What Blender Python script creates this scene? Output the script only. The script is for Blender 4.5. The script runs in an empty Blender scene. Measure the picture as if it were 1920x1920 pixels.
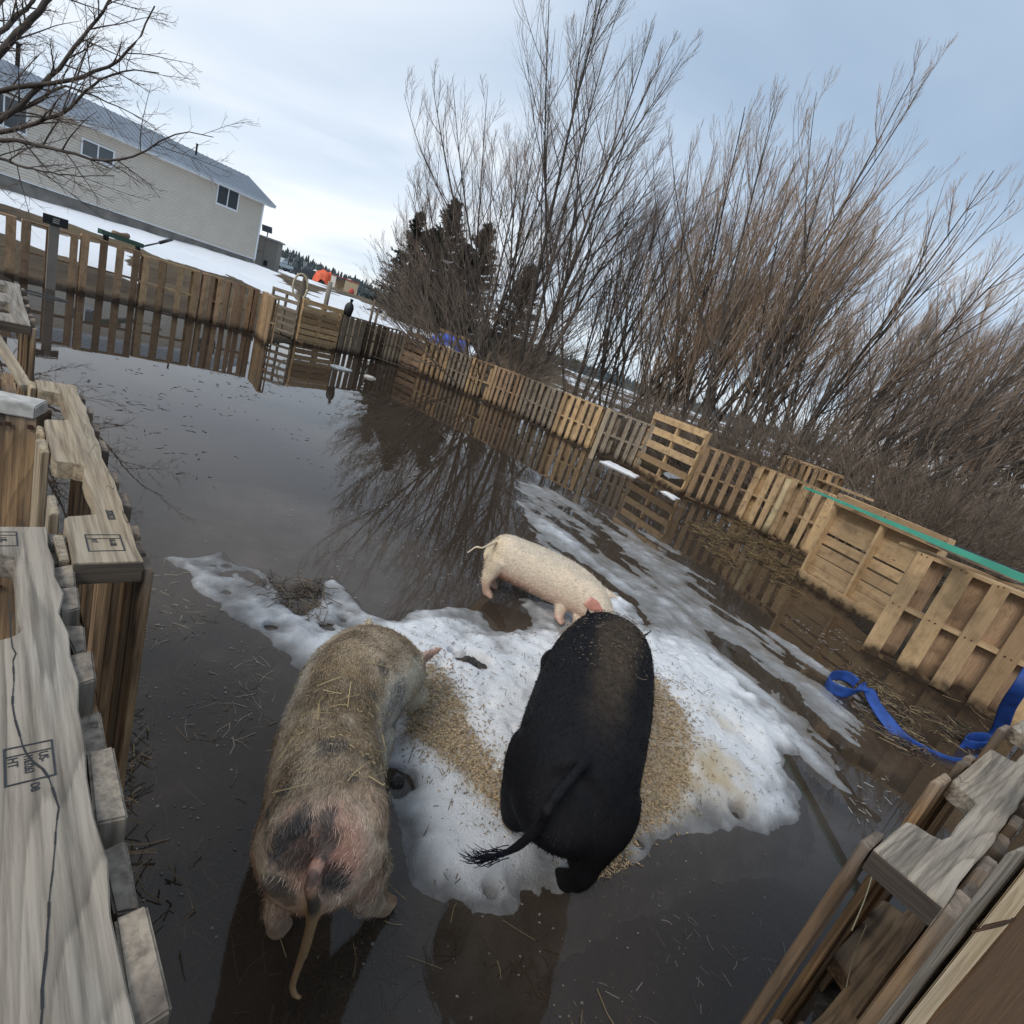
import bpy, bmesh, math, random
import numpy as np
from mathutils import Vector, Matrix
random.seed(7); rng = np.random.default_rng(7)
S = bpy.context.scene
R_ = math.radians

# ------------------------------------------------------------------ camera
F = 1008.0; CH = 1.53                       # focal length in photo pixels (1920 wide), eye height
_d = np.array([-159-960., 4268-960., F]); _d /= np.linalg.norm(_d)
UPc = -_d
FWc = np.array([0, 0, 1.]) - UPc*UPc[2]; FWc /= np.linalg.norm(FWc)
RTc = np.cross(_d, FWc)
if RTc[0] < 0: RTc = -RTc
cam = bpy.data.objects.new('camera', bpy.data.cameras.new('camera'))
S.collection.objects.link(cam); S.camera = cam
cam.data.sensor_width = 36; cam.data.lens = 36*F/1920; cam.data.clip_start = .02; cam.data.clip_end = 3000
cx = [RTc[0], FWc[0], UPc[0]]; cy = [-RTc[1], -FWc[1], -UPc[1]]; cz = [-RTc[2], -FWc[2], -UPc[2]]
cam.matrix_world = Matrix(((cx[0], cy[0], cz[0], 0), (cx[1], cy[1], cz[1], 0), (cx[2], cy[2], cz[2], CH), (0, 0, 0, 1)))
def ray(px, py):
    v = np.array([px-960., py-960., F]); return np.array([v@RTc, v@FWc, v@UPc])
def G(px, py, z=0.):
    r = ray(px, py); p = r*((z-CH)/r[2]); p[2] = z; return p
def AD(px, py, D):
    p = ray(px, py)*D/F; p[2] += CH; return p

# ------------------------------------------------------------------ sky, sun, exposure
SUN_EL, SUN_AZ = R_(44), R_(205)             # azimuth from +Y towards +X
W = bpy.data.worlds.new('World'); S.world = W; W.use_nodes = True
nt = W.node_tree; nt.nodes.clear()
def N(t, ty, **k):
    n = t.nodes.new(ty)
    for a, b in k.items():
        if a.startswith('i_'): n.inputs[a[2:].replace('_', ' ')].default_value = b
        else: setattr(n, a, b)
    return n
def ramp(t, stops, interp='LINEAR'):
    n = t.nodes.new('ShaderNodeValToRGB'); e = n.color_ramp.elements; n.color_ramp.interpolation = interp
    while len(e) < len(stops): e.new(.5)
    for x, (p, c) in zip(e, stops):
        x.position = p; x.color = (c if len(c) == 4 else (*c, 1)) if not isinstance(c, (int, float)) else (c, c, c, 1)
    return n
L = nt.links.new
sky = N(nt, 'ShaderNodeTexSky', sky_type='NISHITA', sun_disc=False, sun_elevation=SUN_EL, sun_rotation=SUN_AZ, altitude=900)
bg1 = N(nt, 'ShaderNodeBackground', i_Strength=.10); L(sky.outputs[0], bg1.inputs[0])
tc = N(nt, 'ShaderNodeTexCoord'); sx = N(nt, 'ShaderNodeSeparateXYZ'); L(tc.outputs['Generated'], sx.inputs[0])
# cloud layer: direction projected on a high flat sheet so that clouds shrink to streaks at the horizon
zz = N(nt, 'ShaderNodeMath', operation='ADD'); L(sx.outputs[2], zz.inputs[0]); zz.inputs[1].default_value = .22
dx = N(nt, 'ShaderNodeMath', operation='DIVIDE'); L(sx.outputs[0], dx.inputs[0]); L(zz.outputs[0], dx.inputs[1])
dy = N(nt, 'ShaderNodeMath', operation='DIVIDE'); L(sx.outputs[1], dy.inputs[0]); L(zz.outputs[0], dy.inputs[1])
cb = N(nt, 'ShaderNodeCombineXYZ'); L(dx.outputs[0], cb.inputs[0]); L(dy.outputs[0], cb.inputs[1])
mp = N(nt, 'ShaderNodeMapping'); mp.inputs['Scale'].default_value = (.55, 1.15, 1); mp.inputs['Location'].default_value = (3.1, .4, 0); L(cb.outputs[0], mp.inputs[0])
no = N(nt, 'ShaderNodeTexNoise', i_Scale=1.25, i_Detail=5.0, i_Roughness=.48, i_Distortion=.4); L(mp.outputs[0], no.inputs[0])
# brighter to the left, bluer to the right
lr = N(nt, 'ShaderNodeMapRange'); L(sx.outputs[0], lr.inputs[0]); lr.inputs[1].default_value = -.62; lr.inputs[2].default_value = .55; lr.inputs[3].default_value = .24; lr.inputs[4].default_value = -.16
lowz = N(nt, 'ShaderNodeMapRange'); L(sx.outputs[2], lowz.inputs[0]); lowz.inputs[1].default_value = .0; lowz.inputs[2].default_value = .42; lowz.inputs[3].default_value = .17; lowz.inputs[4].default_value = 0
ad = N(nt, 'ShaderNodeMath', operation='ADD'); L(no.outputs[0], ad.inputs[0]); L(lr.outputs[0], ad.inputs[1])
ad2 = N(nt, 'ShaderNodeMath', operation='ADD'); L(ad.outputs[0], ad2.inputs[0]); L(lowz.outputs[0], ad2.inputs[1])
cr = ramp(nt, [(.22, (.285, .38, .505)), (.40, (.365, .46, .58)), (.56, (.475, .56, .665)), (.72, (.60, .665, .745)), (.88, (.76, .785, .81))])
L(ad2.outputs[0], cr.inputs[0])
bg2 = N(nt, 'ShaderNodeBackground', i_Strength=1.0); L(cr.outputs[0], bg2.inputs[0])
mx = N(nt, 'ShaderNodeMixShader'); mx.inputs[0].default_value = .86
L(bg1.outputs[0], mx.inputs[1]); L(bg2.outputs[0], mx.inputs[2])
wo = N(nt, 'ShaderNodeOutputWorld'); L(mx.outputs[0], wo.inputs[0])
sl = bpy.data.lights.new('sun', 'SUN'); sl.energy = 1.3; sl.angle = R_(22); sl.color = (1, .95, .88)
so = bpy.data.objects.new('sun', sl); S.collection.objects.link(so)
so.rotation_euler = Vector((-math.sin(SUN_AZ)*math.cos(SUN_EL), -math.cos(SUN_AZ)*math.cos(SUN_EL), -math.sin(SUN_EL))).to_track_quat('-Z', 'Y').to_euler()
S.view_settings.view_transform = 'Standard'; S.view_settings.look = 'None'
S.view_settings.exposure = 0.47; S.view_settings.gamma = 1
S.cycles.max_bounces = 8; S.cycles.transparent_max_bounces = 16; S.cycles.use_denoising = True
S.cycles.caustics_reflective = False; S.cycles.caustics_refractive = False

# ------------------------------------------------------------------ helpers
COL = S.collection
def tag(o, label=None, cat=None, group=None, kind=None):
    if label: o['label'] = label
    if cat: o['category'] = cat
    if group: o['group'] = group
    if kind: o['kind'] = kind
    return o
def thing(name, loc, label, cat, group=None, rotz=0):
    o = bpy.data.objects.new(name, None); COL.objects.link(o); o.location = loc; o.rotation_euler = (0, 0, rotz)
    o.empty_display_size = .1
    return tag(o, label, cat, group)
def link(name, me, mat, parent=None):
    if mat is not None: me.materials.append(mat)
    o = bpy.data.objects.new(name, me); COL.objects.link(o)
    if parent is not None: o.parent = parent
    return o
def mesh_np(name, V, Fq, smooth=True, attrs=None):
    """V (n,3); Fq (m,k) faces of equal size, or a list of such arrays"""
    me = bpy.data.meshes.new(name)
    V = np.asarray(V, dtype=np.float32)
    fl = [np.asarray(f, dtype=np.int32) for f in (Fq if isinstance(Fq, list) else [Fq]) if len(f)]
    me.vertices.add(len(V)); me.vertices.foreach_set('co', V.ravel())
    idx = np.concatenate([f.ravel() for f in fl]); sz = np.concatenate([np.full(len(f), f.shape[1], dtype=np.int32) for f in fl])
    me.loops.add(len(idx)); me.loops.foreach_set('vertex_index', idx)
    st = np.zeros(len(sz), dtype=np.int32); st[1:] = np.cumsum(sz)[:-1]
    me.polygons.add(len(sz)); me.polygons.foreach_set('loop_start', st)
    me.polygons.foreach_set('use_smooth', np.full(len(sz), smooth))
    for k, a in (attrs or {}).items():
        a = np.asarray(a, dtype=np.float32)
        if a.ndim == 1:
            at = me.attributes.new(k, 'FLOAT', 'POINT'); at.data.foreach_set('value', a)
        elif a.shape[1] == 3:
            at = me.attributes.new(k, 'FLOAT_VECTOR', 'POINT'); at.data.foreach_set('vector', a.ravel())
        else:
            at = me.attributes.new(k, 'FLOAT_COLOR', 'POINT'); at.data.foreach_set('color', a.ravel())
    me.update(calc_edges=True); me.validate()
    return me
# value noise
def _h(i, j, s):
    n = (i.astype(np.int64)*374761393 + j.astype(np.int64)*668265263 + s*982451653) & 0x7fffffff
    n = ((n ^ (n >> 13))*1274126177) & 0x7fffffff
    return ((n ^ (n >> 16)) & 0xffff)/65535.
def vn(x, y, s=0):
    i, j = np.floor(x), np.floor(y); u, v = x-i, y-j; u = u*u*(3-2*u); v = v*v*(3-2*v)
    return (_h(i, j, s)*(1-u)+_h(i+1, j, s)*u)*(1-v)+(_h(i, j+1, s)*(1-u)+_h(i+1, j+1, s)*u)*v
def fbm(x, y, o=4, s=0, g=.5):
    a = 0; w = 1; t = 0
    for k in range(o):
        a = a+w*vn(x*2**k+17.3*k, y*2**k-9.1*k, s+k); t += w; w *= g
    return a/t
def sst(a, b, x):
    t = np.clip((np.asarray(x, float)-a)/(b-a), 0, 1); return t*t*(3-2*t)
def sdist(x, y, P):
    """signed distance to polygon, positive inside"""
    P = np.asarray(P, float)[:, :2]; x = np.asarray(x, float); y = np.asarray(y, float)
    d = np.full(x.shape, 1e9); ins = np.zeros(x.shape, bool)
    for (ax, ay), (bx, by) in zip(P, np.roll(P, -1, 0)):
        ex, ey = bx-ax, by-ay
        t = np.clip(((x-ax)*ex+(y-ay)*ey)/(ex*ex+ey*ey+1e-12), 0, 1)
        d = np.minimum(d, np.hypot(x-ax-t*ex, y-ay-t*ey))
        c = (ay > y) != (by > y)
        with np.errstate(divide='ignore', invalid='ignore'):
            ins ^= c & (x < ex*(y-ay)/(ey if ey else 1e-12)+ax)
    return np.where(ins, d, -d)
class MB:
    """collects boxes / prisms with a wood-grain coordinate and a per-piece tint"""
    def __init__(s): s.V = []; s.F = []; s.gc = []; s.t = []; s.n = 0
    def add(s, V, F, gc, tint=None):
        V = np.asarray(V, float); s.V.append(V); s.gc.append(np.asarray(gc, float)+rng.uniform(-20, 20, 3))
        s.t.append(np.full(len(V), rng.random() if tint is None else tint))
        s.F += [[i+s.n for i in f] for f in F]; s.n += len(V)
    def box(s, lo, hi, axis=None, M=None, tint=None, jit=0., seg=1):
        lo = np.array(lo, float); hi = np.array(hi, float); sz = hi-lo
        a = int(np.argmax(sz)) if axis is None else axis
        o = [i for i in range(3) if i != a]
        us = np.linspace(0, 1, seg+1); V = []
        for u in us:
            for (p, q) in ((0, 0), (1, 0), (1, 1), (0, 1)):
                v = lo.copy(); v[a] += u*sz[a]; v[o[0]] += p*sz[o[0]]; v[o[1]] += q*sz[o[1]]
                V.append(v)
        V = np.array(V)
        if jit: V += rng.normal(0, jit, V.shape)
        gc = np.stack([V[:, a]-lo[a], V[:, o[0]]-lo[o[0]], V[:, o[1]]-lo[o[1]]], 1)
        F = [[3, 2, 1, 0], [4*seg, 4*seg+1, 4*seg+2, 4*seg+3]]
        for k in range(seg):
            b = 4*k
            for i in range(4): F.append([b+i, b+(i+1) % 4, b+4+(i+1) % 4, b+4+i])
        if a == 1: F = [f[::-1] for f in F]
        if M is not None:
            V = np.array([list(M @ Vector(v)) for v in V])
        s.add(V, F, gc, tint)
    def prism(s, P, z0, z1, tint=None):
        P = np.asarray(P, float); n = len(P)
        V = np.concatenate([np.c_[P, np.full(n, z0)], np.c_[P, np.full(n, z1)]])
        F = [list(range(n))[::-1], list(range(n, 2*n))]+[[i, (i+1) % n, n+(i+1) % n, n+i] for i in range(n)]
        s.add(V, F, V-V.min(0), tint)
    def build(s, name, mat, parent=None, bevel=0., smooth=False):
        V = np.concatenate(s.V); gc = np.concatenate(s.gc); t = np.concatenate(s.t)
        me = bpy.data.meshes.new(name); me.from_pydata(V.tolist(), [], s.F)
        at = me.attributes.new('gc', 'FLOAT_VECTOR', 'POINT'); at.data.foreach_set('vector', gc.astype(np.float32).ravel())
        at = me.attributes.new('tint', 'FLOAT', 'POINT'); at.data.foreach_set('value', t.astype(np.float32))
        bm = bmesh.new(); bm.from_mesh(me); bmesh.ops.recalc_face_normals(bm, faces=bm.faces)
        if bevel:
            bmesh.ops.bevel(bm, geom=bm.edges[:], offset=bevel, segments=2, affect='EDGES', clamp_overlap=True)
        bm.to_mesh(me); bm.free()
        if smooth: me.polygons.foreach_set('use_smooth', [True]*len(me.polygons))
        return link(name, me, mat, parent)
def tubes(groups, sides=3):
    """groups: list of (P[n,k,3], R[n,k]) -> V, F"""
    Vs, Fs, Ls, n0 = [], [], [], 0
    for P, R in groups:
        n, k, _ = P.shape
        if n == 0: continue
        T = np.gradient(P, axis=1); T /= np.linalg.norm(T, axis=2, keepdims=True)+1e-9
        ref = np.where(np.abs(T[..., 2:3]) > .9, np.array([1., 0, 0]), np.array([0, 0, 1.]))
        A = np.cross(T, ref); A /= np.linalg.norm(A, axis=2, keepdims=True)+1e-9
        B = np.cross(T, A)
        th = np.arange(sides)*2*np.pi/sides
        ring = P[:, :, None, :]+R[:, :, None, None]*(A[:, :, None, :]*np.cos(th)[None, None, :, None]+B[:, :, None, :]*np.sin(th)[None, None, :, None])
        V = ring.reshape(-1, 3)
        idx = np.arange(n*k*sides).reshape(n, k, sides)
        a = idx[:, :-1, :]; b = np.roll(a, -1, 2); c = idx[:, 1:, :]; d = np.roll(c, -1, 2)
        Fs.append((np.stack([a, b, d, c], -1).reshape(-1, 4)+n0)); Vs.append(V); n0 += len(V)
    return np.concatenate(Vs), np.concatenate(Fs)
def tube(name, pts, r, mat, parent=None, sides=8, sm=3):
    P = np.asarray(pts, float)
    for _ in range(sm):                                  # Chaikin smoothing keeps the ends
        Q = np.empty((2*len(P)-2, P.shape[1])); Q[0::2] = .75*P[:-1]+.25*P[1:]; Q[1::2] = .25*P[:-1]+.75*P[1:]
        P = np.concatenate([P[:1], Q[1:-1] if len(Q) > 2 else Q[:0], P[-1:]])
    rr = np.full(len(P), r) if np.isscalar(r) else np.interp(np.linspace(0, 1, len(P)), np.linspace(0, 1, len(r)), r)
    V, Fq = tubes([(P[None], rr[None])], sides)
    n = len(P)
    Fs = [Fq, np.array([list(range(sides))[::-1], list(range((n-1)*sides, n*sides))])]
    return link(name, mesh_np(name, V, Fs), mat, parent)

# ------------------------------------------------------------------ materials
def newmat(name):
    m = bpy.data.materials.new(name); m.use_nodes = True; t = m.node_tree; t.nodes.clear()
    b = t.nodes.new('ShaderNodeBsdfPrincipled'); o = t.nodes.new('ShaderNodeOutputMaterial'); t.links.new(b.outputs[0], o.inputs[0])
    return m, t, b, o
def plain(name, col, rough=.6, metal=0., var=.15, scale=8., bump=0., spec=.5):
    m, t, b, o = newmat(name)
    c = N(t, 'ShaderNodeTexCoord'); n = N(t, 'ShaderNodeTexNoise', i_Scale=scale, i_Detail=5.0); t.links.new(c.outputs['Object'], n.inputs[0])
    r = ramp(t, [(.25, [x*(1-var) for x in col]), (.75, [min(1, x*(1+var)) for x in col])]); t.links.new(n.outputs[0], r.inputs[0]); t.links.new(r.outputs[0], b.inputs['Base Color'])
    b.inputs['Roughness'].default_value = rough; b.inputs['Metallic'].default_value = metal; b.inputs['Specular IOR Level'].default_value = spec
    if bump:
        bu = N(t, 'ShaderNodeBump', i_Strength=bump, i_Distance=.02); t.links.new(n.outputs[0], bu.inputs['Height']); t.links.new(bu.outputs[0], b.inputs['Normal'])
    return m
def mixc(t, fac, a, b, mode='MIX'):
    n = t.nodes.new('ShaderNodeMix'); n.data_type = 'RGBA'; n.blend_type = mode; n.clamp_factor = True
    for s, v in ((0, fac), (6, a), (7, b)):
        if isinstance(v, (int, float)): n.inputs[s].default_value = v
        elif isinstance(v, (tuple, list)): n.inputs[s].default_value = (*v, 1) if len(v) == 3 else v
        else: t.links.new(v, n.inputs[s])
    return n.outputs[2]
def math_(t, op, a, b=0.):
    n = t.nodes.new('ShaderNodeMath'); n.operation = op
    for s, v in ((0, a), (1, b)):
        if isinstance(v, (int, float)): n.inputs[s].default_value = v
        else: t.links.new(v, n.inputs[s])
    return n.outputs[0]
def wood(name, light, dark, gray=0., grayc=(.30, .29, .27), ringy=.5, stain=.16, cracks=False, grain=1., top=0.):
    m, t, b, o = newmat(name); lk = t.links.new
    at = N(t, 'ShaderNodeAttribute', attribute_name='gc'); ti = N(t, 'ShaderNodeAttribute', attribute_name='tint'); oi = N(t, 'ShaderNodeObjectInfo')
    def mapped(sc):
        p = N(t, 'ShaderNodeMapping'); p.inputs['Scale'].default_value = sc; lk(at.outputs['Vector'], p.inputs[0]); return p.outputs[0]
    n1 = N(t, 'ShaderNodeTexNoise', i_Scale=1.0, i_Detail=7.0, i_Roughness=.68); lk(mapped((5*grain, 130*grain, 130*grain)), n1.inputs[0])
    n2 = N(t, 'ShaderNodeTexNoise', i_Scale=1.0, i_Detail=3.0); lk(mapped((2.2, 14, 14)), n2.inputs[0])
    wv = N(t, 'ShaderNodeTexNoise', i_Scale=1.0, i_Detail=1.0); lk(mapped((1.7 if grain > .9 else .8, 9, 9)), wv.inputs[0])
    rg = math_(t, 'FRACT', math_(t, 'ADD', math_(t, 'MULTIPLY', wv.outputs[0], 15.0), math_(t, 'MULTIPLY', n1.outputs[0], .45)))
    rr = ramp(t, [(0., 1.0), (.5, .92), (.80, .55), (.93, .12), (1., .9)]); lk(rg, rr.inputs[0])
    f = math_(t, 'MULTIPLY', n1.outputs[0], 1.0)
    r1 = ramp(t, [(.25, dark), (.62, light)] if grain > .9 else [(.36, dark), (.58, light)]); lk(f, r1.inputs[0])
    rings = mixc(t, ringy*.55, (1, 1, 1), rr.outputs[0])
    col = mixc(t, 1.0, r1.outputs[0], rings, 'MULTIPLY')
    # board to board variation
    tv = ramp(t, [(0, (.55, .52, .50)), (.5, (1, 1, 1)), (1, (1.25, 1.2, 1.08))]); lk(math_(t, 'FRACT', math_(t, 'ADD', ti.outputs['Fac'], oi.outputs['Random'])), tv.inputs[0])
    col = mixc(t, 1.0, col, tv.outputs[0], 'MULTIPLY')
    g2 = ramp(t, [(.35, 0.), (.65, 1.)]); lk(n2.outputs[0], g2.inputs[0])
    col = mixc(t, math_(t, 'MULTIPLY', g2.outputs[0], .35), col, [x*.75 for x in dark])
    if gray:
        gn = ramp(t, [(.36, 0.), (.60, 1.)]); lk(n1.outputs[0], gn.inputs[0]); gr = mixc(t, gn.outputs[0], [x*.42 for x in grayc], [x*1.18 for x in grayc])
        gr = mixc(t, 1.0, gr, rings, 'MULTIPLY')
        gf = math_(t, 'MULTIPLY', math_(t, 'ADD', .55, g2.outputs[0]), gray)
        col = mixc(t, gf, col, gr)
    if top:
        g0 = N(t, 'ShaderNodeNewGeometry'); s0 = N(t, 'ShaderNodeSeparateXYZ'); lk(g0.outputs['Position'], s0.inputs[0]); t0 = N(t, 'ShaderNodeMapRange'); lk(math_(t, 'ADD', s0.outputs[2], math_(t, 'MULTIPLY', n1.outputs[0], .12)), t0.inputs[0]); t0.inputs[1].default_value = .98; t0.inputs[2].default_value = 1.06
        col = mixc(t, math_(t, 'MULTIPLY', t0.outputs[0], top), col, mixc(t, n1.outputs[0], (.12, .10, .085), (.36, .33, .29)))
        dn = ramp(t, [(.45, 0.), (.7, .8)]); lk(n2.outputs[0], dn.inputs[0]); col = mixc(t, dn.outputs[0], col, (.06, .045, .034))
    # knots
    vo = N(t, 'ShaderNodeTexVoronoi', i_Scale=1.0); lk(mapped((2.6, 8.5, 8.5)), vo.inputs[0])
    kn = ramp(t, [(.035, 1.), (.075, 0.)]); lk(vo.outputs['Distance'], kn.inputs[0])
    col = mixc(t, math_(t, 'MULTIPLY', kn.outputs[0], .75), col, (.055, .03, .018))
    if cracks:
        cv = N(t, 'ShaderNodeTexNoise', i_Scale=1.0, i_Detail=2.0); lk(mapped((2.5, 22, 22)), cv.inputs[0])
        ck = ramp(t, [(.492, 0.), (.499, 1.), (.501, 1.), (.508, 0.)]); lk(cv.outputs[0], ck.inputs[0])
        gate = ramp(t, [(.55, 0.), (.7, 1.)]); lk(wv.outputs[0], gate.inputs[0])
        col = mixc(t, math_(t, 'MULTIPLY', math_(t, 'MULTIPLY', ck.outputs[0], gate.outputs[0]), .9), col, (.02, .016, .013))
    if stain:
        ge = N(t, 'ShaderNodeNewGeometry'); sz = N(t, 'ShaderNodeSeparateXYZ'); lk(ge.outputs['Position'], sz.inputs[0])
        sn = N(t, 'ShaderNodeTexNoise', i_Scale=9.0, i_Detail=3.0); lk(ge.outputs['Position'], sn.inputs[0])
        h = math_(t, 'ADD', sz.outputs[2], math_(t, 'MULTIPLY', math_(t, 'SUBTRACT', sn.outputs[0], .5), .22))
        sf = N(t, 'ShaderNodeMapRange'); lk(h, sf.inputs[0]); sf.inputs[1].default_value = stain*.35; sf.inputs[2].default_value = stain*1.5; sf.inputs[3].default_value = .93; sf.inputs[4].default_value = 0
        col = mixc(t, sf.outputs[0], col, (.022, .013, .008))
        mott = ramp(t, [(.5, 0.), (.72, .55)]); lk(sn.outputs[0], mott.inputs[0])
        col = mixc(t, mott.outputs[0], col, [x*.5 for x in dark])
    lk(col, b.inputs['Base Color']); b.inputs['Roughness'].default_value = .78; b.inputs['Specular IOR Level'].default_value = .3
    bu = N(t, 'ShaderNodeBump', i_Strength=.35, i_Distance=.004); lk(n1.outputs[0], bu.inputs['Height']); lk(bu.outputs[0], b.inputs['Normal'])
    return m
M_TAN = wood('pallet_wood_tan', (.52, .365, .215), (.30, .19, .105), stain=.10)
M_YEL = wood('pallet_wood_fresh', (.62, .44, .255), (.41, .265, .14), ringy=.3, stain=.08)
M_BRN = wood('pallet_wood_brown', (.47, .32, .205), (.26, .165, .10), stain=.11)
M_GRY = wood('pallet_wood_grey', (.30, .21, .13), (.13, .09, .055), gray=.75, grayc=(.33, .275, .21), stain=.11)
M_DRK = wood('pallet_wood_dark', (.16, .11, .072), (.07, .048, .034), gray=.4, grayc=(.12, .10, .08), stain=.2)
M_NGR = wood('weathered_wood', (.34, .28, .215), (.13, .10, .075), gray=.5, grayc=(.32, .29, .245), ringy=.75, stain=0, cracks=True, grain=.62)
M_NSL = wood('weathered_slat_ends', (.33, .27, .20), (.10, .075, .055), gray=.4, grayc=(.28, .235, .185), ringy=.5, stain=0, cracks=True, grain=.6, top=.35)
M_NTN = wood('near_pine', (.46, .36, .23), (.22, .155, .09), gray=.3, grayc=(.36, .33, .28), ringy=.5, stain=0, cracks=True, grain=.62)
M_NEN = wood('end_grain_dark', (.11, .08, .055), (.045, .034, .026), gray=.3, grayc=(.1, .09, .08), stain=0)
M_NBR = wood('near_brown', (.42, .265, .135), (.13, .075, .04), ringy=.7, gray=.2, grayc=(.16, .14, .12), stain=0, grain=.6, top=.45)
M_RAW = wood('raw_pine', (.62, .52, .37), (.40, .29, .175), ringy=.5, stain=0, grain=.6)
M_WHT = plain('white_paint_worn', (.40, .385, .35), .6, var=.5, scale=30)
M_INK = plain('stamp_ink', (.025, .028, .035), .8)
M_NAIL = plain('rusty_nail', (.07, .04, .025), .6, .6)
M_BLK = plain('black_rubber', (.012, .012, .013), .6)

# ------------------------------------------------------------------ terrain
FENCE = np.array([(-9.26, 8.98), (-8.38, 10.47), (-7.8, 11.17), (-6.9, 12.2), (-6.2, 12.1), (-6.44, 13.31), (-5.83, 14.5), (-5.21, 15.88), (-4.87, 16.8),
                  (-3.53, 15.67), (-2.35, 14.79), (-.84, 13.9), (.23, 12.63), (1.17, 11.73), (2.3, 11.2), (3.0, 10.35), (3.95, 9.2), (4.55, 8.1), (4.35, 6.6), (3.75, 5.3), (4.6, 4.2), (3.4, 2.6), (1.7, 1.55), (.6, .55), (.2, -.2), (-.1, -.2), (-.66, .7), (-1.4, 1.5), (-2.1, 2.1), (-5.5, 5.2)])
HA = AD(478, 485, 36.0); HB = AD(0, 331, 25.3)
HD = (HA-HB)[:2]; HD /= np.linalg.norm(HD); HN = np.array([-HD[1], HD[0]])         # along the wall (left to right), away from us
def terr(x, y):
    x = np.asarray(x, float); y = np.asarray(y, float)
    d = -sdist(x, y, FENCE)                                   # metres outside the pen
    z = -.13+sst(-.55, .35, d)*.20
    left = sst(5., -7., x)
    z = z+left*(sst(1., 15., d)*.85+sst(12, 60, d)*.58)+(1-left)*sst(2, 40, d)*.55
    hb = (x-HA[0])*HN[0]+(y-HA[1])*HN[1]; al = (x-HA[0])*HD[0]+(y-HA[1])*HD[1]
    z = z+sst(-6, -.5, hb)*sst(3., 0, al)*np.interp(al, [-14, 0], [-.10, .33])*left
    z = z+(fbm(x*.9, y*.9, 4, 3)-.5)*.14*sst(.2, 3, d)+(fbm(x*.13, y*.13, 3, 9)-.5)*.5*sst(15, 60, d)*sst(400, 120, d)
    z = z+(fbm(x*5, y*5, 3, 5)-.5)*.05*sst(.6, -.2, d)
    # heap of soil beyond the corner of the fence
    z = z+.42*np.exp(-(((x-DIRT[0])/1.5)**2+((y-DIRT[1])/1.0)**2))
    return z
DIRT = (-8.9, 15.6)
def hit(px, py, n=900, dmax=140.):
    r = ray(px, py)/F; t = np.geomspace(1.2, dmax, n)
    P = r[None]*t[:, None]+np.array([0, 0, CH]); h = terr(P[:, 0], P[:, 1])
    k = np.argmax(P[:, 2] < h) if (P[:, 2] < h).any() else n-1
    return np.array([P[k, 0], P[k, 1], h[k]])
def axis(dense):
    out = []
    for a, b, s in dense: out += list(np.arange(a, b, s))
    return np.array(out)
gx = np.concatenate([-np.geomspace(460, 26, 34), axis([(-26, -11, .22), (-11, -2.2, .12), (-2.2, 4.9, .05), (4.9, 12, .2)]), np.geomspace(12, 460, 42)])
gy = np.concatenate([[-200, -60, -20, -8, -3, -1], axis([(-.4, 5.6, .05), (5.6, 19, .12), (19, 42, .25)]), np.geomspace(42, 520, 46)])
X, Y = np.meshgrid(gx, gy); Z = terr(X, Y)
def grid_faces(ny, nx):
    i = np.arange(ny*nx).reshape(ny, nx); return np.stack([i[:-1, :-1], i[:-1, 1:], i[1:, 1:], i[1:, :-1]], -1).reshape(-1, 4)
def inpoly_px(P, z=0.): return [G(px, py, z)[:2] for px, py in P]
dpen = -sdist(X, Y, FENCE)
# snow outside the pen, from the areas it covers on the real ground
SNOW = [[(-60, 330), (0, 352), (240, 418), (480, 492), (520, 512), (555, 545), (545, 585), (480, 545), (440, 520), (380, 505), (300, 480), (250, 462), (120, 415), (0, 385), (-60, 365)],
        [(565, 585), (600, 545), (640, 552), (700, 574), (770, 600), (850, 630), (905, 650), (880, 670), (820, 655), (760, 630), (700, 610), (640, 590)],
        [(515, 495), (540, 503), (600, 530), (620, 545), (560, 525), (520, 508)], [(-60, 380), (0, 400), (260, 480), (260, 530), (0, 440)]]
sn = np.zeros_like(X)
for k, P in enumerate(SNOW):
    Q = [hit(*p)[:2] for p in P]; s = sdist(X, Y, Q)
    sn = np.maximum(sn, sst(-.5, .5, s+(fbm(X*.8, Y*.8, 4, 20+k)-.5)*1.8))
rightsnow = sst(.50, .66, fbm(X*.33+4, Y*.33, 4, 31))*sst(1.2, 3., dpen)*sst(-2, 2, X)*.9
far = sst(.40, .6, fbm(X*.05, Y*.05, 4, 41))*sst(40, 80, dpen)
sn = np.maximum(np.maximum(sn, rightsnow), far)*sst(-.1, .35, dpen)
sn *= 1-np.exp(-(((X-DIRT[0])/1.7)**2+((Y-DIRT[1])/1.1)**2))
# grey ice lying under the water around the snow bank
ICE_SUB = [[(270, 960), (420, 900), (620, 930), (800, 1000), (930, 1100), (800, 1170), (560, 1230), (430, 1180), (330, 1090)],
           [(1480, 1430), (1560, 1330), (1680, 1380), (1650, 1480), (1690, 1560), (1560, 1620), (1420, 1600), (1300, 1620), (1130, 1680), (1080, 1700), (1200, 1600), (1420, 1580)],
           [(680, 1690), (760, 1640), (860, 1760), (1020, 1720), (1000, 1830), (840, 1850), (700, 1800)]]
ic = np.zeros_like(X)
ICE_SUB.append([(950, 880), (1060, 910), (1180, 960), (1300, 1040), (1350, 1110), (1520, 1225), (1660, 1320), (1680, 1420), (1560, 1500), (1400, 1350), (1200, 1200), (1050, 1080), (960, 980)])
for k, P in enumerate(ICE_SUB):
    s = sdist(X, Y, inpoly_px(P, -.05)); ic = np.maximum(ic, sst(-.22, .22, s+(fbm(X*3, Y*3, 4, 50+k)-.5)*.35)*(.55+.45*fbm(X*5, Y*5, 3, 60)))
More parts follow.
